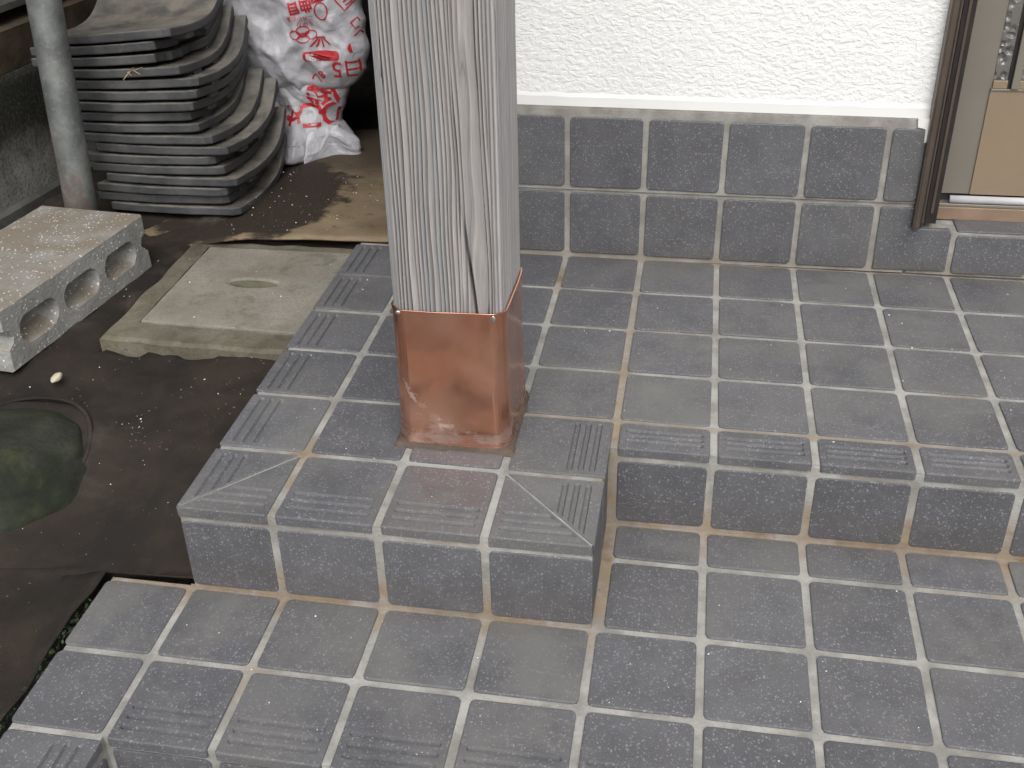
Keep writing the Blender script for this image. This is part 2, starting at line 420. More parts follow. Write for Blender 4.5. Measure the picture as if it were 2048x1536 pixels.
mb = MB('glass_patterned'); mb.set((.20, .19, .18), .12, 0.0, .5, **{'Transmission Weight': .35}); mb.bump(mb.ramp(mb.vor(70, mb.warp(.01, 60)), 0, .6), .004, 1.0); M_GLASS = mb.m
mb = MB('white_polythene'); mb.b.inputs['Transmission Weight'].default_value = 0.0; _n = mb.noise(20, 5); mb.set(mb.mix(mb.ramp(_n, .3, .7), (.40, .40, .425), (.52, .52, .55)), .38, 0, .5, **{'Subsurface Weight': .0}); mb.bump(mb.noise(45, 5, .55, dist=1.2), .004, .7); M_BAG = mb.m
M_RED = plain('red_print', (.48, .022, .035), .45, 0, .1)
M_PALE = plain('pale_print', (.72, .66, .64), .45, 0, .05)

# ------------------------------------------------------------------ levels
SX, SY, H, SX2, SY2 = -.0082, .0195, -1.0934, -.0064, .0364
zU = lambda x, y: SX*x + SY*y
zL = lambda x, y: H + SX2*x + SY2*(y+6)
def zG(x, y):
    b = lerp_tab([-12, -7.6, -6.2, -5.2, -4.2, -3.3, -2.4, 30], [-1.25, -1.19, -1.14, -.92, -.58, -.36, -.30, -.28], y + .12*(x+5.5))
    return b + .035*nz(x*.9, y*.9, 3.1) + .02*nz(x*2.4, y*2.4, 1.7)

JW = .075                                  # joint width
UC = [-3.952, -3.018, -2.000, -.991, .028, 1.038, 2.029, 3.015, 3.973, 4.96, 5.95]   # upper column lines (first = left edge)
LC = [-4.854, -3.962, -3.002, -2.003, -.999, .010, 1.005, 1.990, 2.967, 3.944, 4.93, 5.92]
UR = [0.0, -1.006, -2.012, -3.004, -3.997, -5.042, -6.049]
LR = [-4.487, -5.060, -6.037, -6.982, -7.895]

# ------------------------------------------------------------------ tile meshes (shared)
def rrect(x0, x1, y0, y1, r, seg=4):
    pts = []
    rs = r if isinstance(r, (tuple, list)) else (r,)*4          # bl, br, tr, tl
    for (cx, cy, sx, sy, a0, rr) in ((x0, y0, 1, 1, 180, rs[0]), (x1, y0, -1, 1, 270, rs[1]), (x1, y1, -1, -1, 0, rs[2]), (x0, y1, 1, -1, 90, rs[3])):
        for k in range(seg+1):
            a = math.radians(a0 + 90*k/seg)
            pts.append((cx+sx*rr + rr*math.cos(a), cy+sy*rr + rr*math.sin(a)))
    return pts

def clip(poly, n, dd):
    """keep the side where n.p <= dd"""
    out = []
    for i in range(len(poly)):
        p, q = poly[i], poly[(i+1) % len(poly)]
        a = n[0]*p[0]+n[1]*p[1]-dd; b = n[0]*q[0]+n[1]*q[1]-dd
        if a <= 0: out.append(p)
        if (a < 0 < b) or (b < 0 < a):
            t = a/(a-b); out.append((p[0]+t*(q[0]-p[0]), p[1]+t*(q[1]-p[1])))
    return out

def inset(poly, b):
    n = len(poly); out = []
    for i in range(n):
        p0, p, p1 = Vector(poly[i-1]), Vector(poly[i]), Vector(poly[(i+1) % n])
        e0 = (p-p0); e1 = (p1-p)
        if e0.length < 1e-9 or e1.length < 1e-9: out.append(tuple(p)); continue
        n0 = Vector((-e0.y, e0.x)).normalized(); n1 = Vector((-e1.y, e1.x)).normalized()
        m = (n0+n1); m = m/max(m.length_squared, .5)*2*.5*2 if m.length > 1e-6 else n0
        m = (n0+n1)/max(1e-6, 1+n0.dot(n1))
        out.append((p.x+m.x*b, p.y+m.y*b))
    return out

def dedupe(poly, e=1e-5):
    out = []
    for p in poly:
        if not out or math.hypot(p[0]-out[-1][0], p[1]-out[-1][1]) > e: out.append(p)
    if len(out) > 1 and math.hypot(out[0][0]-out[-1][0], out[0][1]-out[-1][1]) < e: out.pop()
    return out

def slab_mesh(name, outline, thick, bev=.012, grooves=(), gdepth=.027):
    outline = dedupe(outline)
    bm = bmesh.new()
    n = len(outline)
    rings = []
    for (ins, z) in ((0, -thick), (0, -bev), (bev*.3, -bev*.3), (bev, 0)):
        pl = inset(outline, ins) if ins else outline
        rings.append([bm.verts.new(Vector((x, y, z))*S) for x, y in pl])
    for a, b in zip(rings[:-1], rings[1:]):
        for i in range(n):
            bm.faces.new((a[i], a[(i+1) % n], b[(i+1) % n], b[i]))
    bm.faces.new(rings[0][::-1])
    if not grooves:
        bm.faces.new(rings[-1])
    else:
        loops, polys = [rings[-1]], [inset(outline, bev)]
        for g in grooves:
            g = dedupe(g, 2e-3)
            if len(g) < 4: continue
            k = len(g)
            g1 = inset(g, .014)
            a = [bm.verts.new(Vector((x, y, 0))*S) for x, y in g]
            b = [bm.verts.new(Vector((x, y, -gdepth))*S) for x, y in g1]
            loops.append(a); polys.append(g)
            for i in range(k): bm.faces.new((a[i], a[(i+1) % k], b[(i+1) % k], b[i]))
            bm.faces.new(b)
        fill_holes(bm, loops, polys)
    me = finish(bm, name); me.materials.append(M_TILE)
    return me

def in_poly(p, poly):
    c = False; j = len(poly)-1
    for i in range(len(poly)):
        if (poly[i][1] > p[1]) != (poly[j][1] > p[1]) and p[0] < (poly[j][0]-poly[i][0])*(p[1]-poly[i][1])/(poly[j][1]-poly[i][1])+poly[i][0]: c = not c
        j = i
    return c
def fill_holes(bm, loops, polys):
    """loops[0] outer, others holes: bmesh vert lists; polys: their 2-D coordinates"""
    vts, pts, eds = [], [], []
    for lp, pl in zip(loops, polys):
        b = len(pts)
        for v, p in zip(lp, pl): vts.append(v); pts.append(Vector(p[:2]))
        eds += [(b+i, b+(i+1) % len(lp)) for i in range(len(lp))]
    vo, eo, fo_, ov, _, _ = delaunay_2d_cdt(pts, eds, [], 0, 1e-7)
    for f in fo_:
        c = sum((vo[i] for i in f), Vector((0, 0)))/len(f)
        if not in_poly(c, polys[0]) or any(in_poly(c, h) for h in polys[1:]): continue
        try: bm.faces.new([vts[ov[i][0]] for i in f])
        except (ValueError, IndexError): pass
_cache = {}
def tile_mesh(w, h, thick=.06, kind='plain', r=.055):
    key = (round(w, 2), round(h, 2), thick, kind, r)
    if key in _cache: return _cache[key]
    w, h = key[0], key[1]
    if kind == 'plain':
        me = slab_mesh('tile', rrect(-w/2, w/2, -h/2, h/2, r), thick)
    else:                                   # nosing: grooves beside the -y edge, deep front lip
        out = rrect(-w/2, w/2, -h/2, h/2, (.028, .028, r, r))
        gs = []
        for k in range(3):
            pt = .112 if h > .6 else .088
            yc = -h/2 + .140 + k*pt
            gs.append(rrect(-w/2+.065, w/2-.065, yc-.032, yc+.032, .0315, 4))
        me = slab_mesh('edge_tile', out, .098, .015, gs)
    _cache[key] = me
    return me

def tile_obj(name, me, parent, x, y, z, basis, rz=0.0, dust_light=.5, jit=1.0):
    o = bpy.data.objects.new(name, me); COL.objects.link(o)
    o.parent = parent; o.matrix_parent_inverse = Matrix.Translation(-Vector(parent.location))
    j = Matrix.Rotation(random.gauss(0, .0022)*jit, 4, 'X') @ Matrix.Rotation(random.gauss(0, .0022)*jit, 4, 'Y') @ Matrix.Rotation(random.gauss(0, .0035)*jit, 4, 'Z')
    o.matrix_basis = Matrix.Translation(Vector((x, y, z))*S) @ basis @ Matrix.Rotation(rz, 4, 'Z') @ j
    o.color = (max(0, min(1, dust_light+random.uniform(-.22, .22)*min(1, dust_light*3))), random.random(), random.random(), 1)
    return o

def plane_basis(sx, sy):
    n = Vector((-sx, -sy, 1)).normalized(); x = Vector((1, 0, sx)).normalized(); y = n.cross(x)
    return Matrix((x, y, n)).transposed().to_4x4()
B_U = plane_basis(SX, SY); B_L = plane_basis(SX2, SY2)
B_FRONT = Matrix(((1, 0, 0), (0, 0, -1), (0, 1, 0))).to_4x4()      # local z -> -y (faces the camera), local y -> up
B_RIGHT = Matrix(((0, 0, 1), (1, 0, 0), (0, 1, 0))).to_4x4()       # local z -> +x, local x -> +y, local y -> up

# ------------------------------------------------------------------ ground
ground = from_py('ground', [(-2400, -2400, -2.25), (2400, -2400, -2.25), (2400, 2400, -2.25), (-2400, 2400, -2.25)], [(0, 1, 2, 3)], M_GROUND)
tag(ground, kind='structure')

def joints(parent, strips, top):
    """grout in the joints, as one mesh of flat strips (x0, x1, y0, y1); the rows lie a hair lower than the columns"""
    vv, ff = [], []
    for k, (a, b, c, d_) in enumerate(strips):
        dz = GJ + (.0015 if (b-a) > (d_-c) else 0) + .0002*(k % 5)
        o = len(vv)
        vv += [(x, y, top(x, y)-dz) for x, y in ((a, c), (b, c), (b, d_), (a, d_))] + [(x, y, top(x, y)-.10) for x, y in ((a, c), (b, c), (b, d_), (a, d_))]
        ff += [(o, o+1, o+2, o+3)] + [(o+i, o+4+i, o+4+(i+1) % 4, o+(i+1) % 4) for i in range(4)]
    return from_py('grout_joint', vv, ff, M_GROUT, parent)
# ------------------------------------------------------------------ lower step
GJ = .020; GD = .052                                   # grout lies this far below the tile faces
lower = prism('lower_step', [(-4.83, -9.6), (-3.985, -9.6), (-3.985, -7.86), (6.3, -7.86), (6.3, -4.3), (-3.92, -4.3), (-3.92, -6.0), (-4.83, -6.0)],
              lambda x, y: zL(x, y)-GD, -2.24, M_GROUT)
tag(lower, kind='structure')
for i in range(len(LC)-1):
    x0, x1 = LC[i], LC[i+1]
    rows = range(len(LR)-1)
    for r in rows:
        y1, y0 = LR[r], LR[r+1]
        if i == 0 and r < 2: continue
        if y1 > -6.0 and x0 < -.05: continue            # under the upper platform
        X0 = x0 + (JW/2 if i else 0); X1 = x1 - JW/2
        Y1 = y1 - (JW/2 if r else JW*.55); Y0 = y0 + JW/2
        if i == 5 and r < 2: X0 += .055
        dust_light = [.75, .45, .35, .25][r] if i >= 5 else [.6, .6, .62, .45][r]
        if i == 0: dust_light = .7 if r == 2 else .35
        if r == 3 and i >= 1:
            Y0 = y0 - .012
            me = tile_mesh(X1-X0, Y1-Y0, kind='nosing')
            nm = 'edge_tile'
        else:
            me = tile_mesh(X1-X0, Y1-Y0); nm = 'tile'
        cx, cy = (X0+X1)/2, (Y0+Y1)/2
        tile_obj(nm, me, lower, cx, cy, zL(cx, cy)+random.gauss(0, .003), B_L, dust_light=dust_light)
st = []
q = JW/2+.012
for i in range(1, len(LC)): st.append((LC[i]-q, LC[i]+q, -7.87, -6.05 if LC[i] < -.1 else -4.49))
st.append((LC[0]+.03, 6.28, LR[3]-q, LR[3]+q)); st.append((-4.0, 6.28, LR[2]-q, LR[2]+q)); st.append((0.0, 6.28, LR[1]-q, LR[1]+q)); st.append((0.0, 6.28, -4.56, -4.47)); st.append((LC[0]+.03, -3.98, LR[4]-.06, LR[4]+q)); st.append((LC[0]+.03, -3.93, -6.085, -6.01)); st.append((-.03, .12, -6.0, -4.49))
joints(lower, st, zL)
# projecting strip in the near-left corner: edge tiles with grooves along their right edge, and the risers
for k in range(2):
    y1 = LR[4]-.02 - k*.99; y0 = y1-.93
    me = tile_mesh(.93, .87, kind='nosing')
    tile_obj('edge_tile', me, lower, -4.40, (y0+y1)/2, zL(-4.4, (y0+y1)/2)-.01, B_L, rz=math.pi/2, dust_light=.25)
    tile_obj('riser_tile', tile_mesh(.93, .80), lower, -3.967, (y0+y1)/2, -1.75, B_RIGHT, dust_light=.1)
for i in range(1, len(LC)-1):
    x0, x1 = LC[i]+JW/2, LC[i+1]-JW/2
    tile_obj('riser_tile', tile_mesh(x1-x0, .80), lower, (x0+x1)/2, -7.88, zL(x0, -7.9)-.16-.40, B_FRONT, dust_light=.1)

# ------------------------------------------------------------------ upper platform
porch = prism('porch_platform', [(-3.93, -6.037), (-.014, -6.037), (-.014, -4.476), (6.3, -4.476), (6.3, .06), (-3.92, .06)],
              lambda x, y: zU(x, y)-GD, -1.6, M_GROUT)
tag(porch, kind='structure')
for i in range(len(UC)-1):
    for r in range(4):
        x0, x1, y1, y0 = UC[i], UC[i+1], UR[r], UR[r+1]
        X0 = x0 + (JW/2 if i else 0); X1 = x1-JW/2
        Y1 = y1-(JW/2 if r else JW*.5); Y0 = y0+JW/2
        cx, cy = (X0+X1)/2, (Y0+Y1)/2
        if i == 0:
            if r == 0: Y0 -= .03
            if r == 1: Y1 += .012
            cy = (Y0+Y1)/2
            me = tile_mesh(Y1-Y0, X1-X0, kind='nosing')
            tile_obj('edge_tile', me, porch, cx-.006, cy, zU(cx, cy)+random.gauss(0, .003), B_U, rz=-math.pi/2, dust_light=.5)
        else:
            tile_obj('tile', tile_mesh(X1-X0, Y1-Y0), porch, cx, cy, zU(cx, cy)+random.gauss(0, .0025), B_U, dust_light=[.6, .55, .6, .72][r] if i > 2 else .25)
st = []
for i in range(1, len(UC)):
    st.append((UC[i]-q, UC[i]+q, (-4.47 if UC[i] > 0 else -6.035), .05))
for r in range(1, 5): st.append((UC[0]+.03, 6.28, UR[r]-q, UR[r]+q))
st.append((UC[0]+.03, -.02, UR[5]-q, UR[5]+q)); st.append((UC[0]+.03, 6.28, -.06, .055)); st.append((-.045, -.021, -6.03, -4.47))
joints(porch, st, zU)
for (xa, ya, xb, yb) in ((UC[0]+.03, UR[6]+.02, UC[1]-.02, UR[5]-.02), (-.025, UR[6]+.02, UC[3]+.02, UR[5]-.02)):      # mitre joints
    d2 = Vector((xb-xa, yb-ya)).normalized(); nn_ = Vector((-d2.y, d2.x))*.025
    pp = [(xa+nn_.x, ya+nn_.y), (xb+nn_.x, yb+nn_.y), (xb-nn_.x, yb-nn_.y), (xa-nn_.x, ya-nn_.y)]
    from_py('grout_joint', [(x, y, zU(x, y)-.012) for x, y in pp], [(0, 1, 2, 3)], M_GROUT, porch)
# row behind the front edge
for i in range(4):
    x0, x1, y1, y0 = UC[i], UC[i+1], UR[4], UR[5]
    X0 = x0 + (JW/2 if i else 0); X1 = x1-JW/2; Y1 = y1-JW/2; Y0 = y0+JW/2
    if i == 3: X1 = .004
    cx, cy = (X0+X1)/2, (Y0+Y1)/2
    if i in (0, 3):
        me = tile_mesh(Y1-Y0, X1-X0, kind='nosing')
        tile_obj('edge_tile', me, porch, cx, cy, zU(cx, cy), B_U, rz=-math.pi/2 if i == 0 else math.pi/2, dust_light=.55)
    else:
        tile_obj('tile', tile_mesh(X1-X0, Y1-Y0), porch, cx, cy, zU(cx, cy), B_U, dust_light=.3)
# front edge row, with mitred corner pairs
def corner_tiles(side):
    X0, X1 = (UC[0], UC[1]-JW/2) if side < 0 else (UC[3]+JW/2, .004)
    Y0, Y1 = UR[6]-.004, UR[5]-JW/2
    w, h = X1-X0, Y1-Y0
    out = [(-w/2, -h/2), (w/2, -h/2), (w/2, h/2), (-w/2, h/2)]
    # diagonal from the outer front corner to the inner back corner
    if side < 0: dn = Vector((-h, w)).normalized()      # + side: left/back half
    else: dn = Vector((h, w)).normalized()              # + side: right/back half
    g = .024
    front_out = clip(out, (dn.x, dn.y), -g/2)
    side_out = clip(out, (-dn.x, -dn.y), -g/2)
    gf, gs = [], []
    for k in range(3):
        yc = -h/2+.140+k*.112
        q = clip(rrect(-w/2+.065, w/2-.065, yc-.032, yc+.032, .0315, 4), (dn.x, dn.y), -.035)
        if len(q) > 3: gf.append(q)
        c = (-w/2+.140+k*.112) if side < 0 else (w/2-.140-k*.112)
        q = clip(rrect(c-.032, c+.032, -h/2+.065, h/2-.065, .0315, 4), (-dn.x, -dn.y), -.035)
        if len(q) > 3: gs.append(q)
    cx, cy = (X0+X1)/2, (Y0+Y1)/2
    for nm, o_, g_ in (('mitred_edge_tile', front_out, gf), ('mitred_edge_tile', side_out, gs)):
        me = slab_mesh('mitred_edge_tile', o_, .112, .012, g_)
        tile_obj(nm, me, porch, cx, cy, zU(cx, cy), B_U, dust_light=.4, jit=.5)
corner_tiles(-1); corner_tiles(1)
for i in (1, 2):
    X0, X1 = UC[i]+JW/2, UC[i+1]-JW/2; Y1, Y0 = UR[5]-JW/2, UR[6]-.004
    cx, cy = (X0+X1)/2, (Y0+Y1)/2
    tile_obj('edge_tile', tile_mesh(X1-X0, Y1-Y0, kind='nosing'), porch, cx, cy, zU(cx, cy), B_U, dust_light=.45)
# narrow cut edge tiles of the recessed right part
for i in range(4, len(UC)-1):
    X0, X1 = UC[i]+JW/2 + (.012 if i == 4 else 0), UC[i+1]-JW/2; Y1, Y0 = UR[4]-JW/2, LR[0]-.004
    cx, cy = (X0+X1)/2, (Y0+Y1)/2
    tile_obj('edge_tile', tile_mesh(X1-X0, Y1-Y0, kind='nosing'), porch, cx, cy, zU(cx, cy), B_U, dust_light=.4)
# risers
def riser(x0, x1, y, top, bot):
    h = top-bot
    tile_obj('riser_tile', tile_mesh(x1-x0, h), porch, (x0+x1)/2, y, (top+bot)/2, B_FRONT, dust_light=.06)
for i in range(4):
    a = UC[i]+(JW/2 if i else .02); b = UC[i+1]-JW/2 if i < 3 else -.004
    xm = (a+b)/2
    riser(a, b, -6.049, zU(xm, -6.05)-.165, zL(xm, -6.05)+.038)
for i in range(4, len(UC)-1):
    a, b = (UC[i]+LC[i+1])/2+JW/2 + (.03 if i == 4 else 0), (UC[i+1]+LC[i+2])/2-JW/2
    xm = (a+b)/2
    riser(a, b, -4.487, zU(xm, -4.49)-.165, zL(xm, -4.49)+.034)
for (y0, y1) in ((-6.02, -5.10), (-5.02, -4.54)):
    t, b = zU(0, y0)-.16, zL(0, y0)+.05
    tile_obj('riser_tile', tile_mesh(y1-y0, t-b), porch, -.004, (y0+y1)/2, (t+b)/2, B_RIGHT, dust_light=.1)
for k in range(6):                          # left flank, towards the side yard
    y0 = -6.0+k*1.0
    B_LEFT = Matrix(((0, 0, -1), (-1, 0, 0), (0, 1, 0))).to_4x4()
    tile_obj('riser_tile', tile_mesh(.92, .82), porch, -3.938, y0+.48, zU(-3.9, y0)-.58, B_LEFT, dust_light=.1)

# ------------------------------------------------------------------ house wall
XW = -2.95                                   # hidden left corner of the house
wall = empty('house_wall', (0, 0, 0))
tag(wall, 'white textured plaster house wall above a two-row grey tile skirting', 'wall')
box('wall_core', XW, 3.425, .10, 1.2, -1.5, 24, M_ENDWALL, wall)
pl = from_py('plaster', [(XW-.02, .03, 2.17), (3.45, .03, 2.17), (3.45, .03, 24), (XW-.02, .03, 24), (XW-.02, .098, 2.17), (3.45, .098, 2.17), (3.45, .098, 24), (XW-.02, .098, 24)],
             [(0, 1, 2, 3), (4, 7, 6, 5), (0, 4, 5, 1), (1, 5, 6, 2), (3, 2, 6, 7), (0, 3, 7, 4)], M_PLASTER, wall)
def zS(x): return SX*x
# smooth band under the rough plaster: wavy hand-cut lower edge
vv, ff = [], []
N = 60
for k in range(N+1):
    x = XW-.02 + (3.45-XW+.02)*k/N
    lo = 2.035+zS(x)+.006*nz(x*3, 1)+.004*nz(x*11, 4); hi = 2.215+zS(x)+.008*nz(x*2, 7)+.012*nz(x*9, 2)
    vv += [(x, .004, lo), (x, .012, hi-.05), (x, .031, hi), (x, .06, lo)]
for k in range(N):
    a = k*4
    ff += [(a, a+4, a+5, a+1), (a+1, a+5, a+6, a+2), (a+3, a+7, a+4, a)]
from_py('plaster_band', vv, ff, M_SMOOTH, wall)
sk = prism('skirting', [(XW, -.0), (3.42, -.0), (3.42, .098), (XW, .098)], lambda x, y: 2.05+zS(x), -.02, M_GROUT, wall)
# grout ledge of the slightly proud upper row
from_py('skirting_ledge', [(XW, -.022, .962), (3.47, -.022, .94), (3.47, -.022, 2.01), (XW, -.022, 2.04), (XW, .01, .962), (3.47, .01, .94), (3.47, .01, 2.01), (XW, .01, 2.04)],
        [(0, 1, 2, 3), (4, 7, 6, 5), (0, 4, 5, 1), (1, 5, 6, 2), (3, 2, 6, 7), (0, 3, 7, 4)], M_GROUT, wall)
def wall_tile(me, x, y, z, dust_light=.28):  # paler film: the wall's stronger light is put into the tile colour
    return tile_obj('skirting_tile', me, sk, x, y, z, B_FRONT, dust_light=dust_light)
SKC = [-3.02, -2.0, -.985, .02, 1.022, 2.015, 2.992]
for i in range(len(SKC)-1):
    a, b = SKC[i]+JW/2, SKC[i+1]-JW/2
    if i == 0: a = XW
    xm = (a+b)/2
    wall_tile(tile_mesh(b-a, .86), xm, -.022, .478+zS(xm))
    wall_tile(tile_mesh(b-a, .93), xm, -.046, 1.46+zS(xm))
wall_tile(tile_mesh(.40, .93), 3.228, -.046, 1.46+zS(3.2))
me = slab_mesh('skirting_tile', [(-.44, -.43), (.45, -.43), (.47, -.41), (.47, .10), (.43, .15), (.02, .15), (.0, .17), (.0, .43), (-.42, .43), (-.44, .41)], .06)
wall_tile(me, 3.47, -.022, .455)
# paint drips at the right end of the band
dp = [(3.29, 2.03), (3.425, 2.03), (3.425, 1.74), (3.402, 1.74), (3.395, 1.90), (3.36, 1.915), (3.30, 1.925)]
k = len(dp)
from_py('paint_drip', [(x, -.052, z) for x, z in dp]+[(x, -.02, z) for x, z in dp], [tuple(range(k)), tuple(range(k, 2*k))[::-1]]+[(i, (i+1) % k, k+(i+1) % k, k+i) for i in range(k)], M_SMOOTH, wall)

# ------------------------------------------------------------------ entrance door
door = empty('entrance_door', (4.5, .2, .6))
tag(door, 'bronze aluminium entrance door with tan panel and patterned glass strip', 'door')
jamb = box('jamb', 3.425, 3.512, -.13, .10, .64, 20, M_BRONZE, door, .010)
box('jamb_rib', 3.445, 3.492, -.142, -.12, .66, 20, M_BRONZE, jamb, .006)
box('jamb_groove', 3.510, 3.535, -.10, .10, .65, 20, M_DARKBRONZE, jamb)
for k, (a, b, y) in enumerate(((3.535, 3.560, -.075), (3.574, 3.594, -.03), (3.645, 3.68, .03))):
    box('jamb_rib', a, b, y, .12, .70+.05*k, 20, M_BRONZE if k != 1 else M_DARKBRONZE, jamb, .005)
box('jamb_groove', 3.532, 3.735, .045, .6, .66, 20, M_DARKBRONZE, jamb)
leaf = box('door_leaf', 3.73, 9.2, .45, .67, .925, 20, M_STILE, door, .006)
box('panel', 4.165, 5.05, .425, .449, .93, 2.26, M_PANEL, leaf, .004)
box('panel_rail', 4.165, 5.05, .410, .449, 2.265, 2.29, M_STILE, leaf, .004)
box('glass_pane', 4.18, 4.34, .438, .449, 2.40, 14, M_GLASS, leaf)
box('glass_bead', 4.18, 4.35, .420, .449, 2.292, 2.39, M_PANEL, leaf, .006)
box('gasket', 4.342, 4.385, .430, .449, 2.292, 14, M_DARKBRONZE, leaf)
box('muntin', 4.388, 4.48, .385, .449, 2.292, 14, M_STILE, leaf, .01)
box('glass_pane', 4.482, 5.03, .438, .449, 2.40, 14, M_GLASS, leaf)
box('glass_bead', 4.482, 5.03, .420, .449, 2.292, 2.39, M_PANEL, leaf, .006)
box('bottom_gap', 3.73, 9.2, .48, .67, .85, .923, M_DARKBRONZE, leaf)
bm = bmesh.new()                                     # round aluminium rail along the foot of the leaf
ring = []
for xx in (3.93, 9.2):
    ring.append([bm.verts.new(Vector((xx, .40+.045*math.cos(a), .868+.050*math.sin(a)))*S) for a in [math.tau*i/18 for i in range(18)]])
for i in range(18): bm.faces.new((ring[0][i], ring[0][(i+1) % 18], ring[1][(i+1) % 18], ring[1][i]))
bm.faces.new(ring[0]); bm.faces.new(ring[1])
link('rail', finish(bm, 'rail'), M_CHROME, door, smooth=True)
box('sill', 3.66, 9.2, .37, .70, .775, .815, M_STILE, door, .008)
box('sill_face', 3.66, 9.2, .355, .69, .60, .772, M_SILL, door, .01)

# tiled threshold in front of the sill
thr = prism('door_threshold', [(3.94, -.0), (9.2, -.0), (9.2, .42), (3.47, .42), (3.47, .02)], lambda x, y: .600+zS(x)+.04*max(0, y), -.02, M_GROUT)
tag(thr, kind='structure')
for k in range(5):
    a = 4.01+k*.985; b = a+.91
    tile_obj('riser_tile', tile_mesh(b-a, .53), thr, (a+b)/2, -.02, .305+zS(a), B_FRONT, dust_light=.1)
    tile_obj('tile', tile_mesh(b-a, .36, r=.03), thr, (a+b)/2, .185, .632+zS(a), plane_basis(0, .04), dust_light=.15)

# ------------------------------------------------------------------ post
def ring_path():
    """(x, y, nx, ny, face, t) around the shaft, dense where the camera sees it"""
    x0, x1, y0, y1, c = -2.095, -1.018, -4.700, -3.66, .085
    P = []
    def seg(a, b, n, face):
        dx, dy = b[0]-a[0], b[1]-a[1]; L = math.hypot(dx, dy); nx, ny = dy/L, -dx/L
        for k in range(n):
            t = k/n; P.append((a[0]+dx*t, a[1]+dy*t, nx, ny, face, t))
    seg((x0, y1), (x0, y0+c), 30, 'L')
    seg((x0, y0+c), (x0+c, y0), 26, 'CL')
    seg((x0+c, y0), (x1-c, y0), 300, 'F')
    seg((x1-c, y0), (x1, y0+c), 22, 'CR')
    seg((x1, y0+c), (x1, y1), 130, 'R')
    seg((x1, y1), (x0, y1), 12, 'B')
    return P
def h1(i, k=0): return (math.sin(i*127.1+k*311.7)*43758.5453) % 1.0
def grain(face, t, z):
    wob = .16*nz(t*2.0, z*.55, 11) + .20*nz(t*4.5, z*.45, 5) + .07*nz(t*9, z*1.6, 3)
    if face == 'F':
        bend = .050*sstep(3.6, 1.4, z)*sstep(.35, .9, t)
        u = t - bend + .006*nz(t*6, z*1.3, 2) - .012*(z-3)*sstep(.2, .8, t)*.6
        u += .030*nz(u*6, 4.4)+.012*nz(u*17, 8.1)
        if u < .68: p = 8 + u/.68*14.6
        elif u < .755: p = 23 + (u-.68)/.075*2.0
        elif u < .93: p = 25 + (u-.755)/.175*1.0
        else: p = 26 + (u-.93)/.07*2.0
        p += wob*3.2 + .25*nz(t*5, z*1.1, 7)
    elif face == 'CL': p = 4 + t*4 + wob
    elif face == 'CR': p = 33.5 + t*2.5 + wob*.6
    elif face == 'R': p = 36 + 22*t + wob*2.2
    elif face == 'L': p = -4 + t*8 + wob
    else: p = 60 + t*20
    i = math.floor(p); f = p-i
    return i, f
def shaft():
    path = ring_path(); n = len(path)
    zs = [1.15 + .055*k for k in range(64)] + [4.8, 5.2, 5.8, 7, 9, 12, 16, 21]
    verts, cols, faces = [], [], []
    for z in zs:
        for (x, y, nx, ny, face, t) in path:
            i, f = grain(face, t, z)
            wide = face == 'F' and i == 25
            amp = (.45+.75*h1(i, 1))*(.35 if wide else 1.0)*(.75 if face in ('R', 'CR', 'CL', 'L') else 1.0)
            rid = sstep(.05, .24, f)*(1-.6*sstep(.62, 1.0, f))
            hgt = -.036*amp*(1-rid)
            tone = h1(i, 2); warm = h1(i, 3)
            b0 = .240+.075*tone
            hi = (b0*1.01, b0*.965, b0*.945)
            if warm > .75: hi = (b0*1.02, b0*.955, b0*.93)
            elif warm < .3: hi = (b0*.95, b0*.965, b0*1.0)
            lo = (.095, .088, .086) if h1(i, 4) < .78 else (.135, .078, .066)
            if wide: lo = (.17, .165, .165)
            dk = sstep(.17, .06, f)+sstep(.90, 1.0, f)*.75
            dk = min(1, dk)*min(.92, amp*.85+.1)
            lt = sstep(.12, .20, f)*sstep(.42, .26, f)*.24  # highlight along each ridge, painted into the grain colour
            v = .5+.5*nz(x*9+i*3.3, y*9, z*.6)
            c = [(lo[k]*dk+hi[k]*(1-dk))*(1+lt) for k in range(3)]
            c = [q*(.85+.28*v)*(1-.22*sstep(.45, .95, f)) for q in c]
            if face == 'F':                              # long drying crack low on the right
                d0 = abs(t-(.815+.02*(1.4-z)+.012*nz(z*2, 3)+(.09*(1.5-z) if z < 2.4 else -.085)) )
                ck = sstep(.026, .004, d0)*sstep(2.75, 1.9, z)
                c = [q*(1-.88*ck) for q in c]; hgt -= .03*ck
            verts.append((x+nx*hgt, y+ny*hgt, z)); cols.append(c)
    for k in range(len(zs)-1):
        for j in range(n):
            a, b = k*n+j, k*n+(j+1) % n
            faces.append((a, b, b+n, a+n))
    faces.append(tuple(range(n))[::-1])
    me = bpy.data.meshes.new('shaft'); me.from_pydata([Vector(v)*S for v in verts], [], faces)
    ca = me.color_attributes.new('grain', 'FLOAT_COLOR', 'POINT')
    flat = []
    for c in cols: flat += [c[0], c[1], c[2], 1.0]
    ca.data.foreach_set('color', flat)
    me.update()
    return me
post = empty('porch_post', (-1.56, -4.2, -.08))
tag(post, 'square weathered grey timber post standing in a copper base wrap', 'post')
link('shaft', shaft(), M_WOOD, post, smooth=True)

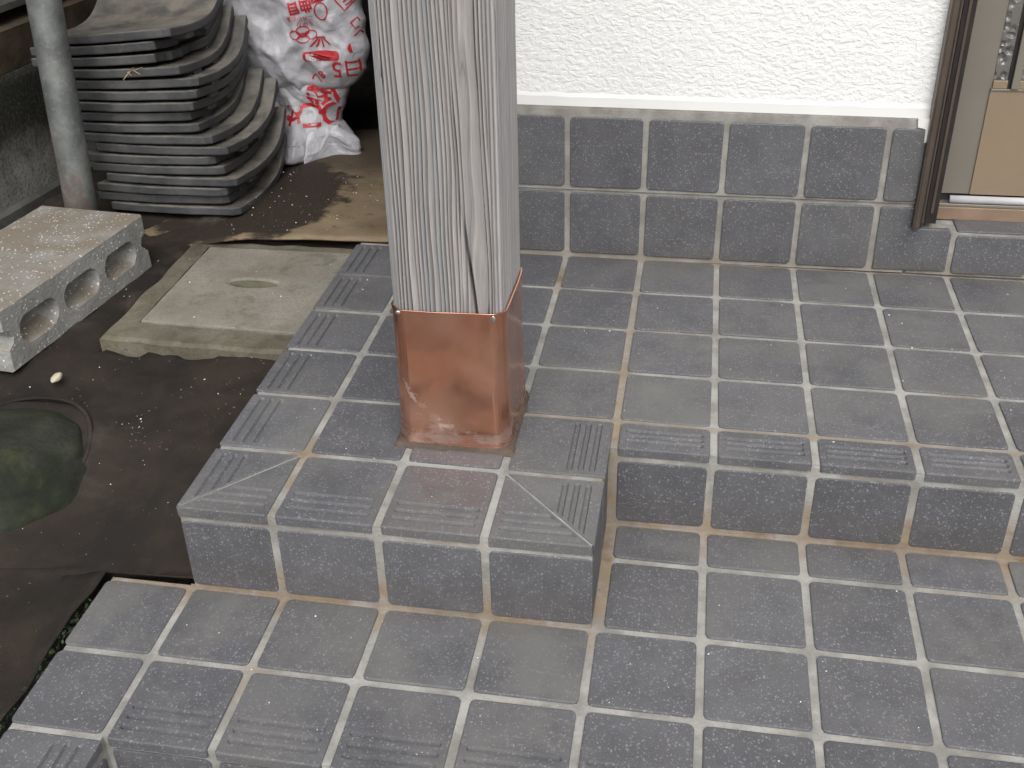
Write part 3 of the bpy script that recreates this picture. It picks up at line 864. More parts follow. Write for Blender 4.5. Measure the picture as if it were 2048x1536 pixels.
def copper():
    # outline (front-left clockwise seen from above), rounded chamfers
    x0, x1, y0, y1, c = -2.112, -1.000, -4.722, -3.64, .10
    corner = [(x0+c, y0), (x1-c, y0), (x1, y0+c), (x1, y1), (x0, y1), (x0, y0+c)]
    pts = []
    m = len(corner)
    for i in range(m):
        p0, p, p1 = Vector(corner[i-1]), Vector(corner[i]), Vector(corner[(i+1) % m])
        r = .050
        a = p + (p0-p).normalized()*r; b = p + (p1-p).normalized()*r
        for k in range(7):
            t = k/6; q = a*(1-t)**2 + p*2*t*(1-t) + b*t*t
            pts.append((q.x, q.y))
    # refine long edges so the sheet can be dented
    fine = []
    for i in range(len(pts)):
        a, b = Vector(pts[i]), Vector(pts[(i+1) % len(pts)])
        k = max(1, int((b-a).length/.045))
        for j in range(k): fine.append(tuple(a.lerp(b, j/k)))
    n = len(fine)
    cx, cy = (x0+x1)/2, (y0+y1)/2
    zs = [-.11, -.085, -.06, -.03] + [0.0+.06*k for k in range(16)] + [1.415, 1.432, 1.444, 1.448, 1.440, 1.41]
    verts, faces = [], []
    for zi, z in enumerate(zs):
        for (x, y) in fine:
            dx, dy = x-cx, y-cy
            s = 1.0 + .030*sstep(.9, -.1, z)             # flares a little towards the foot
            o = .010*nz(x*2.6, y*2.6, z*1.6) + .004*nz(x*7, y*7, z*5)
            if z < -.02: o += .028*sstep(-.02, -.11, z)
            if z > 1.40 and zi < len(zs)-2: o += .010*sstep(1.40, 1.44, z)
            if zi >= len(zs)-2: o -= .022
            L = math.hypot(dx, dy)
            verts.append((cx+dx*s+dx/L*o, cy+dy*s+dy/L*o, z + (.010*nz(x*2, y*2, 9) if z > 1.3 else 0)))
    for k in range(len(zs)-1):
        for j in range(n):
            a, b = k*n+j, k*n+(j+1) % n
            faces.append((a, b, b+n, a+n))
    return from_py('copper_wrap', verts, faces, M_COPPER, post, True)
cop = copper()
tag(cop, 'copper sheet wrap around the foot of the post')
def blob(name, loc, r, mat, parent, sc=(1, 1, 1), seed=0, sub=3):
    bm = bmesh.new(); bmesh.ops.create_icosphere(bm, subdivisions=sub, radius=1.0)
    for v in bm.verts:
        d = 1+.22*nz(v.co.x*1.6+seed, v.co.y*1.6, v.co.z*1.6)
        v.co = (Vector((v.co.x*sc[0], v.co.y*sc[1], v.co.z*sc[2]))*r*d + Vector(loc))*S
    return link(name, finish(bm, name), mat, parent, True)
blob('solder_spot', (-1.104, -4.735, 1.405), .030, M_SOLDER, cop, (.8, .3, 1.2), 1)
blob('solder_spot', (-2.022, -4.735, 1.418), .026, M_SOLDER, cop, (1, .3, .8), 4)
blob('solder_spot', (-1.006, -3.66, 1.44), .018, M_SOLDER, cop, (.6, 1, 1), 6)
# sealing bead on the tiles
vv, ff = [], []
n = 96
x0, x1, y0, y1 = -2.15, -.965, -4.765, -3.60
def rect_pt(t, g):
    per = [(x0-g, y0-g), (x1+g, y0-g), (x1+g, y1+g), (x0-g, y1+g)]
    k = int(t*4) % 4; f = t*4-int(t*4)
    a, b = per[k], per[(k+1) % 4]; return a[0]+(b[0]-a[0])*f, a[1]+(b[1]-a[1])*f
for k in range(n):
    t = k/n
    g = .012+.034*nz(t*17, 2.2)+.022*nz(t*43, 5)
    for gg, zz in ((-.10, .045), (g*.35-.012, .038), (g, .014), (g+.012, -.012)):
        x, y = rect_pt(t, gg); vv.append((x, y, zU(x, y)+zz+.008*nz(t*41, gg*9)))
for k in range(n):
    for q in range(3):
        a, b = k*4+q, ((k+1) % n)*4+q; ff.append((a, b, b+1, a+1))
from_py('sealing_bead', vv, ff, M_SEAL, post, True)

# ------------------------------------------------------------------ porch roof carried by the post, and an unseen roof added to darken the side passage
roof = empty('porch_canopy', (1.5, -2, 20))
tag(roof, 'timber canopy over the porch carried by the post', 'canopy')
box('soffit', -4.6, 10.5, -6.6, .0, 20.2, 20.8, M_SOFFIT, roof)
box('beam', -4.4, 10.3, -4.7, -3.7, 19.0, 20.18, M_SOFFIT, roof)
lean = empty('added_shade_roof', (-7, 8, 15))
tag(lean, 'unseen roof added to darken the side passage', 'roof')
from_py('shade_roof_sheet', [(-15.5, .9, 9.5), (-3.0, .9, 11.0), (-3.0, 26, 11.0), (-15.5, 26, 9.5), (-15.5, .9, 9.7), (-3.0, .9, 11.2), (-3.0, 26, 11.2), (-15.5, 26, 9.7)],
        [(0, 1, 2, 3), (4, 7, 6, 5), (0, 4, 5, 1), (1, 5, 6, 2), (3, 2, 6, 7), (0, 3, 7, 4)], M_GLOOM, lean)
side = box('side_wall', XW, XW+.4, .6, 22, -.5, 24, M_ENDWALL)
tag(side, 'dark side wall of the house along the passage', 'wall')
endw = box('passage_fence', -15, XW, 15.5, 15.8, -.6, 13, M_GLOOM)  # near-black colour stands for the deep shadow down the passage
tag(endw, 'fence closing the far end of the passage, deep shadow in its colour', 'fence')

# ------------------------------------------------------------------ weed sheet on the side yard
def sheet():
    nx, ny = 110, 320
    X0, X1, Y0, Y1 = -14.5, -3.90, -10.5, 15.4
    vv, ff = [], []
    for j in range(ny+1):
        y = Y0+(Y1-Y0)*(j/ny)**1.25 if False else Y0+(Y1-Y0)*j/ny
        for i in range(nx+1):
            x1 = X1
            if y < -6.02:                                  # cut edge running beside the lower step
                x1 = -4.875 - .07*sstep(-6.0, -6.6, y) - .05*nz(y*1.2, 3) + .05*sstep(-7.0, -7.9, y)
            x = X0+(x1-X0)*i/nx
            z = zG(x, y)
            e = x1-x
            if y < -6.02: z += .075*sstep(.35, 0.0, e) - .01    # the cut edge curls up
            # lies against the raised manhole frame
            if -7.0 < x < -3.9:
                z -= .13*sstep(-4.4, -3.3, y)*sstep(-2.45, -2.75, y)*sstep(-7.0, -6.6, x)
            z += .045*nz(x*1.7+4, y*1.3, 8)+.02*nz(x*4, y*3.3, 2)+.010*nz(x*9, y*9, 5)
            rx_, ry_ = x+6.95, y+4.88
            ra, rb = rx_*math.cos(.55)+ry_*math.sin(.55), -rx_*math.sin(.55)+ry_*math.cos(.55)
            rd = math.hypot(ra/1.36, rb/.98)
            z += .06*math.exp(-((rd-.92)/.10)**2)
            if x > -6.75 and y > -2.8:
                yo = .13*nz(x*1.6, 2.2)+.04*nz(x*5, 3)
                z -= .26*sstep(-6.72, -6.55, x)*sstep(-2.66+yo, -2.56+yo, y)*sstep(.6, .45, y)
            vv.append((x, y, z))
    for j in range(ny):
        for i in range(nx):
            a = j*(nx+1)+i; ff.append((a, a+1, a+nx+2, a+nx+1))
    o = from_py('weed_sheet', vv, ff, M_SHEET, None, True)
    md = o.modifiers.new('thickness', 'SOLIDIFY'); md.thickness = .0022; md.offset = -1
    return o
ws = sheet()
tag(ws, 'black woven weed control sheet covering the side yard', 'ground sheet')

# ------------------------------------------------------------------ concrete inspection cover
man = empty('inspection_cover', (-5.3, -1.1, -.3))
tag(man, 'square concrete inspection cover with mossy finger slot beside the tiled platform', 'inspection cover')
zt = -.27
fo = [(-6.58, -2.62), (-3.75, -2.72), (-3.75, .50), (-6.66, .46)]
fi = [(-6.28, -2.16), (-3.75, -2.26), (-3.75, .30), (-6.36, .28)]
def wob_ring(poly, k, amp, seed):
    out = []
    for i in range(len(poly)):
        a, b = Vector(poly[i]), Vector(poly[(i+1) % len(poly)])
        for j in range(k):
            p = a.lerp(b, j/k); out.append((p.x+amp*nz(p.x*3+seed, p.y*3, seed), p.y+amp*nz(p.x*3, p.y*3+seed, seed+5)))
    return out
K = 26
ro, ri = wob_ring(fo, K, .035, 1.3), wob_ring(fi, K, .018, 4.1)
n = len(ro); vv, ff = [], []
for (pl_, z, a) in ((ro, zt-.55, 0), (ro, zt-.035, .01), ([tuple(Vector(p).lerp(Vector(q), .12)) for p, q in zip(ro, ri)], zt, .012), (ri, zt-.01, .008), (ri, zt-.14, 0)):
    vv += [(x, y, z+a*2*nz(x*2.5, y*2.5, 6)) for x, y in pl_]
for k in range(4):
    for j in range(n): ff.append((k*n+j, k*n+(j+1) % n, (k+1)*n+(j+1) % n, (k+1)*n+j))
from_py('frame', vv, ff, M_LIDFRAME, man)
li = wob_ring([(-6.255, -2.125), (-3.75, -2.22), (-3.75, .27), (-6.325, .25)], K, .014, 2.2)
slot = [(-5.22+.40*math.cos(a), -.86+.165*math.sin(a)*(1 if abs(math.cos(a)) < .8 else 1)) for a in [math.tau*k/28 for k in range(28)]]
bm = bmesh.new()
lo = [bm.verts.new(Vector((x, y, zt-.12))*S) for x, y in li]; m1 = [bm.verts.new(Vector((x, y, zt-.012))*S) for x, y in li]
li2 = [((x+5.0)*.994-5.0, (y+.95)*.994-.95) for x, y in li]
tp = [bm.verts.new(Vector((x, y, zt+.012))*S) for x, y in li2]
nn = len(li); edges = []
for a, b in ((lo, m1), (m1, tp)):
    for j in range(nn): bm.faces.new((a[j], a[(j+1) % nn], b[(j+1) % nn], b[j]))
sa = [bm.verts.new(Vector((x, y, zt+.012))*S) for x, y in slot]
sb = [bm.verts.new(Vector((-5.22+(x+5.22)*.86, -.86+(y+.86)*.7, zt-.014))*S) for x, y in slot]
for j in range(28):
    bm.faces.new((sa[j], sa[(j+1) % 28], sb[(j+1) % 28], sb[j]))
fill_holes(bm, [tp, sa], [li2, slot])
lid = link('lid', finish(bm, 'lid'), M_LID, man)
vv = [(-5.22+(x+5.22)*.85, -.86+(y+.86)*.69, zt-.010) for x, y in slot]
from_py('finger_slot', vv, [tuple(range(28))], concrete_material('mossy_slot', (.13, .125, .085), (.18, .17, .125), (.075, .08, .04), .7, moss=.6), lid)

# ------------------------------------------------------------------ hollow concrete block
def hollow_block():
    L, Hh, W = 3.06, .80, 1.62
    prof = [(0, 0), (L, 0), (L, .27), (L-.10, .33), (L-.14, .40), (L-.10, .50), (L, .55), (L, Hh), (0, Hh), (0, .55), (.10, .50), (.14, .40), (.10, .33), (0, .27)]
    # profile in (s along block, z); front face at w = 0, back at w = -W
    cores = [rrect(.27+k*.88, .27+k*.88+.74, .20, .58, .18, 5) for k in range(3)]
    bm = bmesh.new()
    # subdivide the profile to roughen it
    fine = []
    for i in range(len(prof)):
        a, b = Vector(prof[i]), Vector(prof[(i+1) % len(prof)])
        k = max(1, int((b-a).length/.09))
        for j in range(k):
            p = a.lerp(b, j/k)
            q = .016*nz(p.x*5, p.y*5, 2)+.012*nz(p.x*14, p.y*14, 4)
            fine.append((p.x+q, p.y+(q*.15 if p.y > .75 else q if p.y > .05 else 0)))
    n = len(fine)
    ws_ = [0.0, -.03] + [-W*k/9 for k in range(1, 10)]
    rings = []
    for wi, w in enumerate(ws_):
        sc = .988 if wi == 0 else 1.0
        rr = []
        for (s, z) in fine:
            s2 = L/2+(s-L/2)*sc; z2 = Hh/2+(z-Hh/2)*(.965 if wi == 0 else 1.0)
            j = .004*nz(s*6, z*6, w*2)
            rr.append(bm.verts.new((s2+j, w, z2+(j if z > .05 else 0))))
        rings.append(rr)
    for a, b in zip(rings[:-1], rings[1:]):
        for j in range(n): bm.faces.new((a[j], a[(j+1) % n], b[(j+1) % n], b[j]))
    bm.faces.new(rings[-1])
    loops = [rings[0]]; polys = [[(v.co.x, v.co.z) for v in rings[0]]]
    for c in cores:
        c = dedupe(c, .004); k = len(c)
        cxx = sum(p[0] for p in c)/k; cz = sum(p[1] for p in c)/k
        lv = []
        for (f, w) in ((1.0, 0), (.96, -.04), (.90, -.13), (.82, -.24), (.45, -.34)):
            lv.append([bm.verts.new((cxx+(x-cxx)*f+.012*nz(x*9, z*9, w*5), w, cz-w*.28+(z-cz)*f+.012*nz(x*9, z*9, w*5+3))) for x, z in c])
        loops.append(lv[0]); polys.append([(v.co.x, v.co.z) for v in lv[0]])
        for a, b in zip(lv[:-1], lv[1:]):
            for j in range(k): bm.faces.new((a[j], a[(j+1) % k], b[(j+1) % k], b[j]))
        bm.faces.new(lv[-1])
    fill_holes(bm, loops, polys)
    # place: s from near corner A to far corner B; w = 0 face looks towards +x
    A = Vector((-7.22, -3.50, -.33)); B = Vector((-6.90, -.46, -.30))
    ex = (B-A).normalized(); ez = Vector((0, 0, 1)); ez = (ez-ex*ez.dot(ex)).normalized(); ey = ez.cross(ex)   # ey points to -x side
    for v in bm.verts:
        s, w, z = v.co
        v.co = (A + ex*s + ey*(-w) + ez*z)*S
    return finish(bm, 'concrete_block')
blk = link('concrete_block', hollow_block(), M_BLOCK)
tag(blk, 'hollow grey concrete block lying on its side with three cores showing', 'concrete block')

# ------------------------------------------------------------------ boulder showing through the sheet
bm = bmesh.new(); bmesh.ops.create_icosphere(bm, subdivisions=5, radius=1.0)
for v in bm.verts:
    p = v.co.copy(); s = .45
    q = Vector((math.copysign(abs(p.x)**.72, p.x)*1.38, math.copysign(abs(p.y)**.72, p.y)*.98, p.z*.60))
    q *= 1+.10*nz(p.x*1.3, p.y*1.3, p.z*1.3)+.03*nz(p.x*5, p.y*5, p.z*5)
    q = Matrix.Rotation(.55, 3, 'Z') @ q
    v.co = (q+Vector((-6.95, -4.88, -.92)))*S
rock = link('boulder', finish(bm, 'boulder'), M_ROCK, smooth=True)
vv, ff = [], []                                        # hem of the sheet, cut round the stone
nh = 90
for k in range(nh):
    a = math.tau*k/nh
    ca, sa_ = math.copysign(abs(math.cos(a))**.86, math.cos(a)), math.copysign(abs(math.sin(a))**.86, math.sin(a))
    f = .885+.03*nz(math.cos(a)*2, math.sin(a)*2, 5)
    q_ = Matrix.Rotation(.55, 3, 'Z') @ Vector((ca*1.40*f, sa_*1.0*f, 0))
    x, y = q_.x-6.95, q_.y-4.88
    z = zG(x, y)+.075
    n_ = Vector((q_.x, q_.y, 0)).normalized()
    for j in range(6):
        b = math.tau*j/6
        vv.append((x+n_.x*.030*math.cos(b), y+n_.y*.030*math.cos(b), z+.022*math.sin(b)))
for k in range(nh):
    for j in range(6):
        a_, b_ = k*6+j, k*6+(j+1) % 6; c_, d_ = ((k+1) % nh)*6+j, ((k+1) % nh)*6+(j+1) % 6
        ff.append((a_, b_, d_, c_))
from_py('cut_hem', vv, ff, M_SHEET, ws, True)
tag(rock, 'dark mossy boulder poking through the black sheet at the left edge', 'boulder')

# ------------------------------------------------------------------ plywood board behind the platform
vv, ff = [], []
nb = 26
for j in range(nb+1):
    for i in range(nb+1):
        u, v = i/nb, j/nb
        x = -7.75 + u*(4.75) ; y = .33 + .10*u + v*5.6
        z = -.17 + .03*nz(x*.8, y*.8, 6) + .05*sstep(.12, 0, v)*sstep(.35, .8, u) - .05*v - .16*sstep(.42, .18, u)
        vv.append((x + .03*nz(y*2, 3), y + .03*nz(x*2, 8)*(1 if j == 0 else 0), z))
for j in range(nb):
    for i in range(nb):
        a = j*(nb+1)+i; ff.append((a, a+1, a+nb+2, a+nb+1))
bd = from_py('plywood_board', vv, ff, M_BOARD, None, True)
md = bd.modifiers.new('thickness', 'SOLIDIFY'); md.thickness = .0035; md.offset = -1
tag(bd, 'muddy brown plywood sheet with a dark wet stain lying behind the platform', 'board')

# ------------------------------------------------------------------ stack of clay roof tiles
def roof_tile_mesh(seed, broken):
    """front edge straight along x; the pan dips and then curls up towards the back (y)"""
    W, D, T = 2.14, 2.46, .127
    nx, ny = 22, 30
    PY = [0, .4, .8, 1.2, 1.5, 1.75, 2.0, 2.25, 2.46]; PZ = [0, -.055, -.09, -.10, -.075, -.02, .09, .27, .46]
    def prof(y):
        return (lerp_tab(PY, PZ, y-.06)+lerp_tab(PY, PZ, y)+lerp_tab(PY, PZ, y+.06))/3
    def right(y):
        r = W - .10*sstep(.13, 0, y)**2 + .012*nz(y*3, seed)
        if y > 2.0: r -= .10*(y-2.0)
        if broken: r -= sstep(1.5, 1.2, y)*(.13+.16*abs(nz(y*2.6, seed))+.09*nz(y*9, seed, 2))
        return r
    vt, vb = [], []
    for j in range(ny+1):
        v = j/ny; y = D*v
        for i in range(nx+1):
            u = i/nx; x = right(y)*u
            yy = y + .010*nz(x*4, seed*3)*(1 if j == 0 else 0)
            z = prof(y) + .022*math.sin(math.pi*u)*-1 + .008*nz(x*1.3, y*1.3, seed)
            dz = prof(y+.02)-prof(y-.02); nl = math.hypot(.04, dz)
            vb.append((x, yy, z)); vt.append((x, yy - dz/nl*T*.8*sstep(1.2, 2.0, y), z+T*(.04/nl)))
    w = nx+1; N = len(vt); ff = []
    for j in range(ny):
        for i in range(nx):
            a = j*w+i
            ff.append((a, a+1, a+w+1, a+w)); ff.append((N+a, N+a+w, N+a+w+1, N+a+1))
    per = [i for i in range(w)] + [j*w+w-1 for j in range(1, ny+1)] + [ny*w+i for i in range(w-2, -1, -1)] + [j*w for j in range(ny-1, 0, -1)]
    for k in range(len(per)):
        a, b = per[k], per[(k+1) % len(per)]
        ff.append((a, N+a, N+b, b))
    bm = bmesh.new()
    vs_ = [bm.verts.new(Vector(v)*S) for v in vt+vb]
    for f in ff: bm.faces.new([vs_[i] for i in f])
    # lugs under the right-hand edge
    for (ya, yb) in (((.62, .86), (1.32, 1.52)) if not broken else ((1.5, 1.7),)):
        q = [bm.verts.new(Vector((right(ya)-a, y, prof(y)+c))*S) for c in (.02, -.075) for y in (ya, yb) for a in (.02, .30)]
        for f in ((0, 1, 3, 2), (4, 6, 7, 5), (0, 4, 5, 1), (2, 3, 7, 6), (0, 2, 6, 4), (1, 5, 7, 3)): bm.faces.new([q[i] for i in f])
    me = finish(bm, 'roof_tile')
    bm = bmesh.new(); bm.from_mesh(me)
    ed = [e for e in bm.edges if len(e.link_faces) == 2 and e.calc_face_angle(0) > 1.0]
    bmesh.ops.bevel(bm, geom=ed, offset=.020*S, segments=2, profile=.5, affect='EDGES')
    bm.to_mesh(me); bm.free()
    me.materials.append(M_ROOF)
    return me
whole = [roof_tile_mesh(s, False) for s in (1.0, 2.7, 5.1)]
chipped = [roof_tile_mesh(8.3, True), roof_tile_mesh(11.9, True)]
ORD = ['bottom', 'second', 'third', 'fourth', 'fifth', 'sixth', 'seventh', 'eighth', 'ninth', 'tenth', 'eleventh', 'twelfth', 'thirteenth', 'fourteenth', 'fifteenth', 'sixteenth', 'top']
corner_px = [975, 940, 930, 990, 1070, 1055, 1035, 1000, 1035, 1105, 1175, 1095, 1135, 1200, 1140, 1130, 1195]   # from the top down
NT = 17
for k in range(NT):
    top_i = NT-1-k
    frac = k/(NT-1)
    me = chipped[top_i-1] if top_i in (1, 2) else whole[k % 3]
    o = bpy.data.objects.new('roof_tile', me); COL.objects.link(o)
    dx = (corner_px[top_i]-1195)/2.56/118.0 + .42*frac*0
    x = -8.40 + dx*.9 + .12*math.sin(k*5.1)*0; y = 1.30 + .02*math.sin(k*2.3); z = -.17 + k*.1585
    o.location = Vector((x, y, z))*S
    o.rotation_euler = (math.radians(-1.0*frac), math.radians(.3-4.3*frac**2.2), math.radians(1.1*math.sin(k*1.7)))
    lab = {0: 'dark clay roof tile at the very bottom of the stack', 16: 'dark clay roof tile on top of the stack, its dusty face showing'}.get(k)
    if not lab:
        if top_i in (1, 2): lab = 'dark clay roof tile with a broken corner, %s from the top of the stack' % ('second', 'third')[top_i-1]
        elif k <= 8: lab = 'dark clay roof tile, %s from the bottom of the stack' % ORD[k]
        else: lab = 'dark clay roof tile, %s from the top of the stack' % ORD[top_i]
    tag(o, lab, 'roof tile', 'stacked roof tiles')
bat = box('timber_batten', -8.3, -6.5, 1.7, 2.3, -.30, -.168, M_DARKWOOD, None, .01)
tag(bat, 'dark timber batten under the roof tile stack', 'batten')
# dry twig caught between the tiles
bm = bmesh.new()
def stick(a, b, r=.008):
    a, b = Vector(a), Vector(b); d = (b-a).normalized(); u = d.orthogonal().normalized(); w = d.cross(u)
    va = [bm.verts.new((a+(u*math.cos(t)+w*math.sin(t))*r)*S) for t in (0, 2.1, 4.2)]
    vb = [bm.verts.new((b+(u*math.cos(t)+w*math.sin(t))*r*.6)*S) for t in (0, 2.1, 4.2)]
    for i in range(3): bm.faces.new((va[i], va[(i+1) % 3], vb[(i+1) % 3], vb[i]))
for a, b in (((0, 0, 0), (.22, .02, .07)), ((.03, 0, .02), (-.08, -.05, -.10)), ((.08, 0, .03), (.2, -.04, -.02)), ((.02, 0, .01), (.12, -.05, .09)), ((-.02, 0, 0), (.07, -.06, -.03))):
    stick(Vector(a)+Vector((-7.62, 1.24, 2.02)), Vector(b)+Vector((-7.62, 1.24, 2.02)))
tw = link('dry_twig', finish(bm, 'dry_twig'), M_TWIG)
tag(tw, 'small dry twig caught on the front of the roof tile stack', 'twig')

# ------------------------------------------------------------------ scaffold pipe
def tube(name, a, b, r, mat, parent=None, n=28, inner=None):
    bm = bmesh.new(); a, b = Vector(a), Vector(b); d = (b-a).normalized(); u = d.orthogonal().normalized(); w = d.cross(u)
    rings = []
    K_ = 20
    for k in range(K_+1):
        p = a.lerp(b, k/K_); rings.append([bm.verts.new((p+(u*math.cos(t)+w*math.sin(t))*r)*S) for t in [math.tau*i/n for i in range(n)]])
    for p, q in zip(rings[:-1], rings[1:]):
        for i in range(n): bm.faces.new((p[i], p[(i+1) % n], q[(i+1) % n], q[i]))
    bm.faces.new(rings[0]); bm.faces.new(rings[-1])
    return link(name, finish(bm, name), mat, parent, True)
pipe = tube('steel_pipe', (-8.50, .60, -.30), (-7.78, .60, 12.5), .232, M_PIPE)
tag(pipe, 'rusty galvanised steel pipe standing between concrete wall and roof tiles', 'pipe')

# ------------------------------------------------------------------ retaining wall and what stands on it
ret = empty('retaining_wall', (-10.3, 3, -.3))
tag(ret, 'black-stained concrete retaining wall at the left edge', 'wall')
vv, ff = [], []
NY, NZ = 60, 20
for j in range(NZ+1):
    for i in range(NY+1):
        y = -6+20*i/NY; z = -1.4+3.2*j/NZ
        x = -9.98 + .085*(y-1.5)*.9 + .02*nz(y*1.5, z*1.5, 2)+.008*nz(y*6, z*6, 3)
        vv.append((x, y, z))
for j in range(NZ):
    for i in range(NY): a = j*(NY+1)+i; ff.append((a, a+1, a+NY+2, a+NY+1))
base = len(vv)
for i in range(NY+1):
    y = -6+20*i/NY; vv.append((-11.4, y, 1.8))
for i in range(NY): a = NZ*(NY+1)+i; ff.append((a, a+1, base+i+1, base+i))
from_py('face', vv, ff, M_RETAIN, ret, True)
from_py('footing_strip', [(-9.93+.0765*(-7.5), -6, -1.3), (-9.80+.0765*(-7.5), -6, -1.3), (-9.80+.0765*12.5, 14, -.4), (-9.93+.0765*12.5, 14, -.4),
        (-9.96+.0765*(-7.5), -6, -.10), (-9.84+.0765*(-7.5), -6, -.14), (-9.84+.0765*12.5, 14, -.14), (-9.96+.0765*12.5, 14, -.10)],
        [(0, 3, 2, 1), (4, 5, 6, 7), (1, 2, 6, 5), (0, 1, 5, 4), (2, 3, 7, 6)], M_STEEL, ret)
beam = from_py('old_timber', [(-10.1, -3, 1.81), (-9.75, 12, 1.81), (-10.6, 12, 1.81), (-10.9, -3, 1.81), (-10.05, -3, 2.42), (-9.70, 12, 2.42), (-10.6, 12, 2.42), (-10.9, -3, 2.42)],
        [(0, 3, 2, 1), (4, 5, 6, 7), (0, 1, 5, 4), (1, 2, 6, 5), (2, 3, 7, 6), (3, 0, 4, 7)], M_DARKWOOD)
tag(beam, 'weathered brown timber lying along the top of the retaining wall', 'timber')
ang = from_py('steel_angle', [(-10.25, -3, 2.62), (-9.90, 12, 2.62), (-10.6, 12, 2.62), (-10.9, -3, 2.62), (-10.25, -3, 2.72), (-9.90, 12, 2.72), (-10.6, 12, 2.72), (-10.9, -3, 2.72)],
        [(0, 3, 2, 1), (4, 5, 6, 7), (0, 1, 5, 4), (1, 2, 6, 5), (2, 3, 7, 6), (3, 0, 4, 7)], M_STEEL)
tag(ang, 'dull grey steel rail above the weathered timber on the wall', 'rail')
backdrop = box('backdrop_wall', -12.2, -11.5, -4, 15, -.5, 14, M_GLOOM)  # dark panel added where there is only a black void
tag(backdrop, 'black shed wall filling the dark void behind the retaining wall', 'backdrop')
stud = box('timber_stud', -11.3, -11.1, 3.05, 3.25, 1.805, 11, M_DARKWOOD, None, .01)
tag(stud, 'thin brown timber stud in front of the black shed wall', 'stud')

# ------------------------------------------------------------------ crumpled plastic bag
bag = empty('plastic_bag', (-6.1, 4.9, -.25))
tag(bag, 'crumpled white plastic rubbish bag with red lettering behind the roof tiles', 'plastic bag')
def crease(x, z, s):
    d1 = noise.voronoi(Vector((x*1.15+z*.75, z*.62-x*.45, s)))[0]
    d2 = noise.voronoi(Vector((x*2.6-z*.9, z*2.1+x*.7, s+3)))[0]
    d3 = noise.voronoi(Vector((x*5.5+z*2.0, z*4.6, s+6)))[0]
    return .75*(.42*(.45-abs(d1[1]-d1[0])) + .12*(.5-d1[0]) + .15*(.4-(d2[1]-d2[0])) + .05*(.4-(d3[1]-d3[0])))
def bag_shell(name, outline, yc, depth, seed, z0, z1):
    """closed pillow: outline(z) -> (xl, xr)"""
    nu, nv = 84, 84
    vv, ff = [], []
    for side in (0, 1):
        for j in range(nv+1):
            z = z0+(z1-z0)*j/nv; xl, xr = outline(z)
            for i in range(nu+1):
                u = i/nu; x = xl+(xr-xl)*u
                e = max(0.0, 1-(2*u-1)**2)**.5 * min(1.0, (1-abs(2*j/nv-1)**6))**.5
                if side == 0: y = yc - depth*e - crease(x, z, seed)*(.25+.75*e)
                else: y = yc + depth*.8*e
                y -= .75*sstep(.7, -.25, z)*sstep(-5.5, -6.4, x)
                vv.append((x, y, z))
    w = nu+1; N = w*(nv+1)
    for j in range(nv):
        for i in range(nu):
            a = j*w+i; ff.append((a, a+1, a+w+1, a+w)); ff.append((N+a, N+a+w, N+a+w+1, N+a+1))
    for j in range(nv):
        a = j*w; b = a+nu; ff.append((a, a+w, N+a+w, N+a)); ff.append((b, N+b, N+b+w, b+w))
    return from_py(name, vv, ff, M_BAG, bag, True)
def low_out(z):
    xl = -6.95+.10*nz(z*3, 1); xr = lerp_tab([-.3, -.12, .1, .35, .8, 1.2], [-6.25, -5.38, -5.42, -5.62, -5.45, -5.35], z)+.04*nz(z*5, 2)
    if z < .1: xl = -6.75
    return xl, xr
def up_out(z):
    xl = -7.6; xr = lerp_tab([.85, 1.0, 1.3, 1.7, 2.2, 3.5], [-5.70, -5.30, -5.02, -4.96, -5.02, -4.95], z)+.05*nz(z*4, 7)
    if z < 1.2: xl = -7.6+ (1.2-z)*1.6
    return xl, xr
b_low = bag_shell('lower_folds', low_out, 4.70, .30, 3.3, -.24, 1.25)
b_up = bag_shell('body', up_out, 4.60, .38, 7.7, .86, 4.2)
blob_ear = bag_shell('loose_flap', lambda z: (-6.1, -5.22-.35*sstep(.05, .34, z)+.05*nz(z*9, 2)), 4.42, .06, 5.5, -.235, .34)

# red print, laid on the bag surface (upside down, as in the photograph)
bpy.context.view_layer.update()
def bvh_of(o):
    me = o.data
    return BVHTree.FromPolygons([v.co.copy() for v in me.vertices], [tuple(p.vertices) for p in me.polygons])
BV = {b_low: bvh_of(b_low), b_up: bvh_of(b_up)}
PW = Vector(bag.location)
def lay(name, me, surf, mat, off=.0016):
    bv = BV[surf]
    bad = set()
    for v in me.vertices:
        h = bv.ray_cast(Vector((v.co.x, 0.0, v.co.z)), Vector((0, 1, 0)))
        if h[0] is None: bad.add(v.index); v.co.y = 4.6*S
        else: v.co.y = h[0].y-off
    bm = bmesh.new(); bm.from_mesh(me); bm.verts.ensure_lookup_table()
    bmesh.ops.delete(bm, geom=[bm.verts[i] for i in bad], context='VERTS')
    bm.to_mesh(me); bm.free()
    if len(me.polygons) == 0: return None
    me.materials.clear()
    return link(name, me, mat, surf)
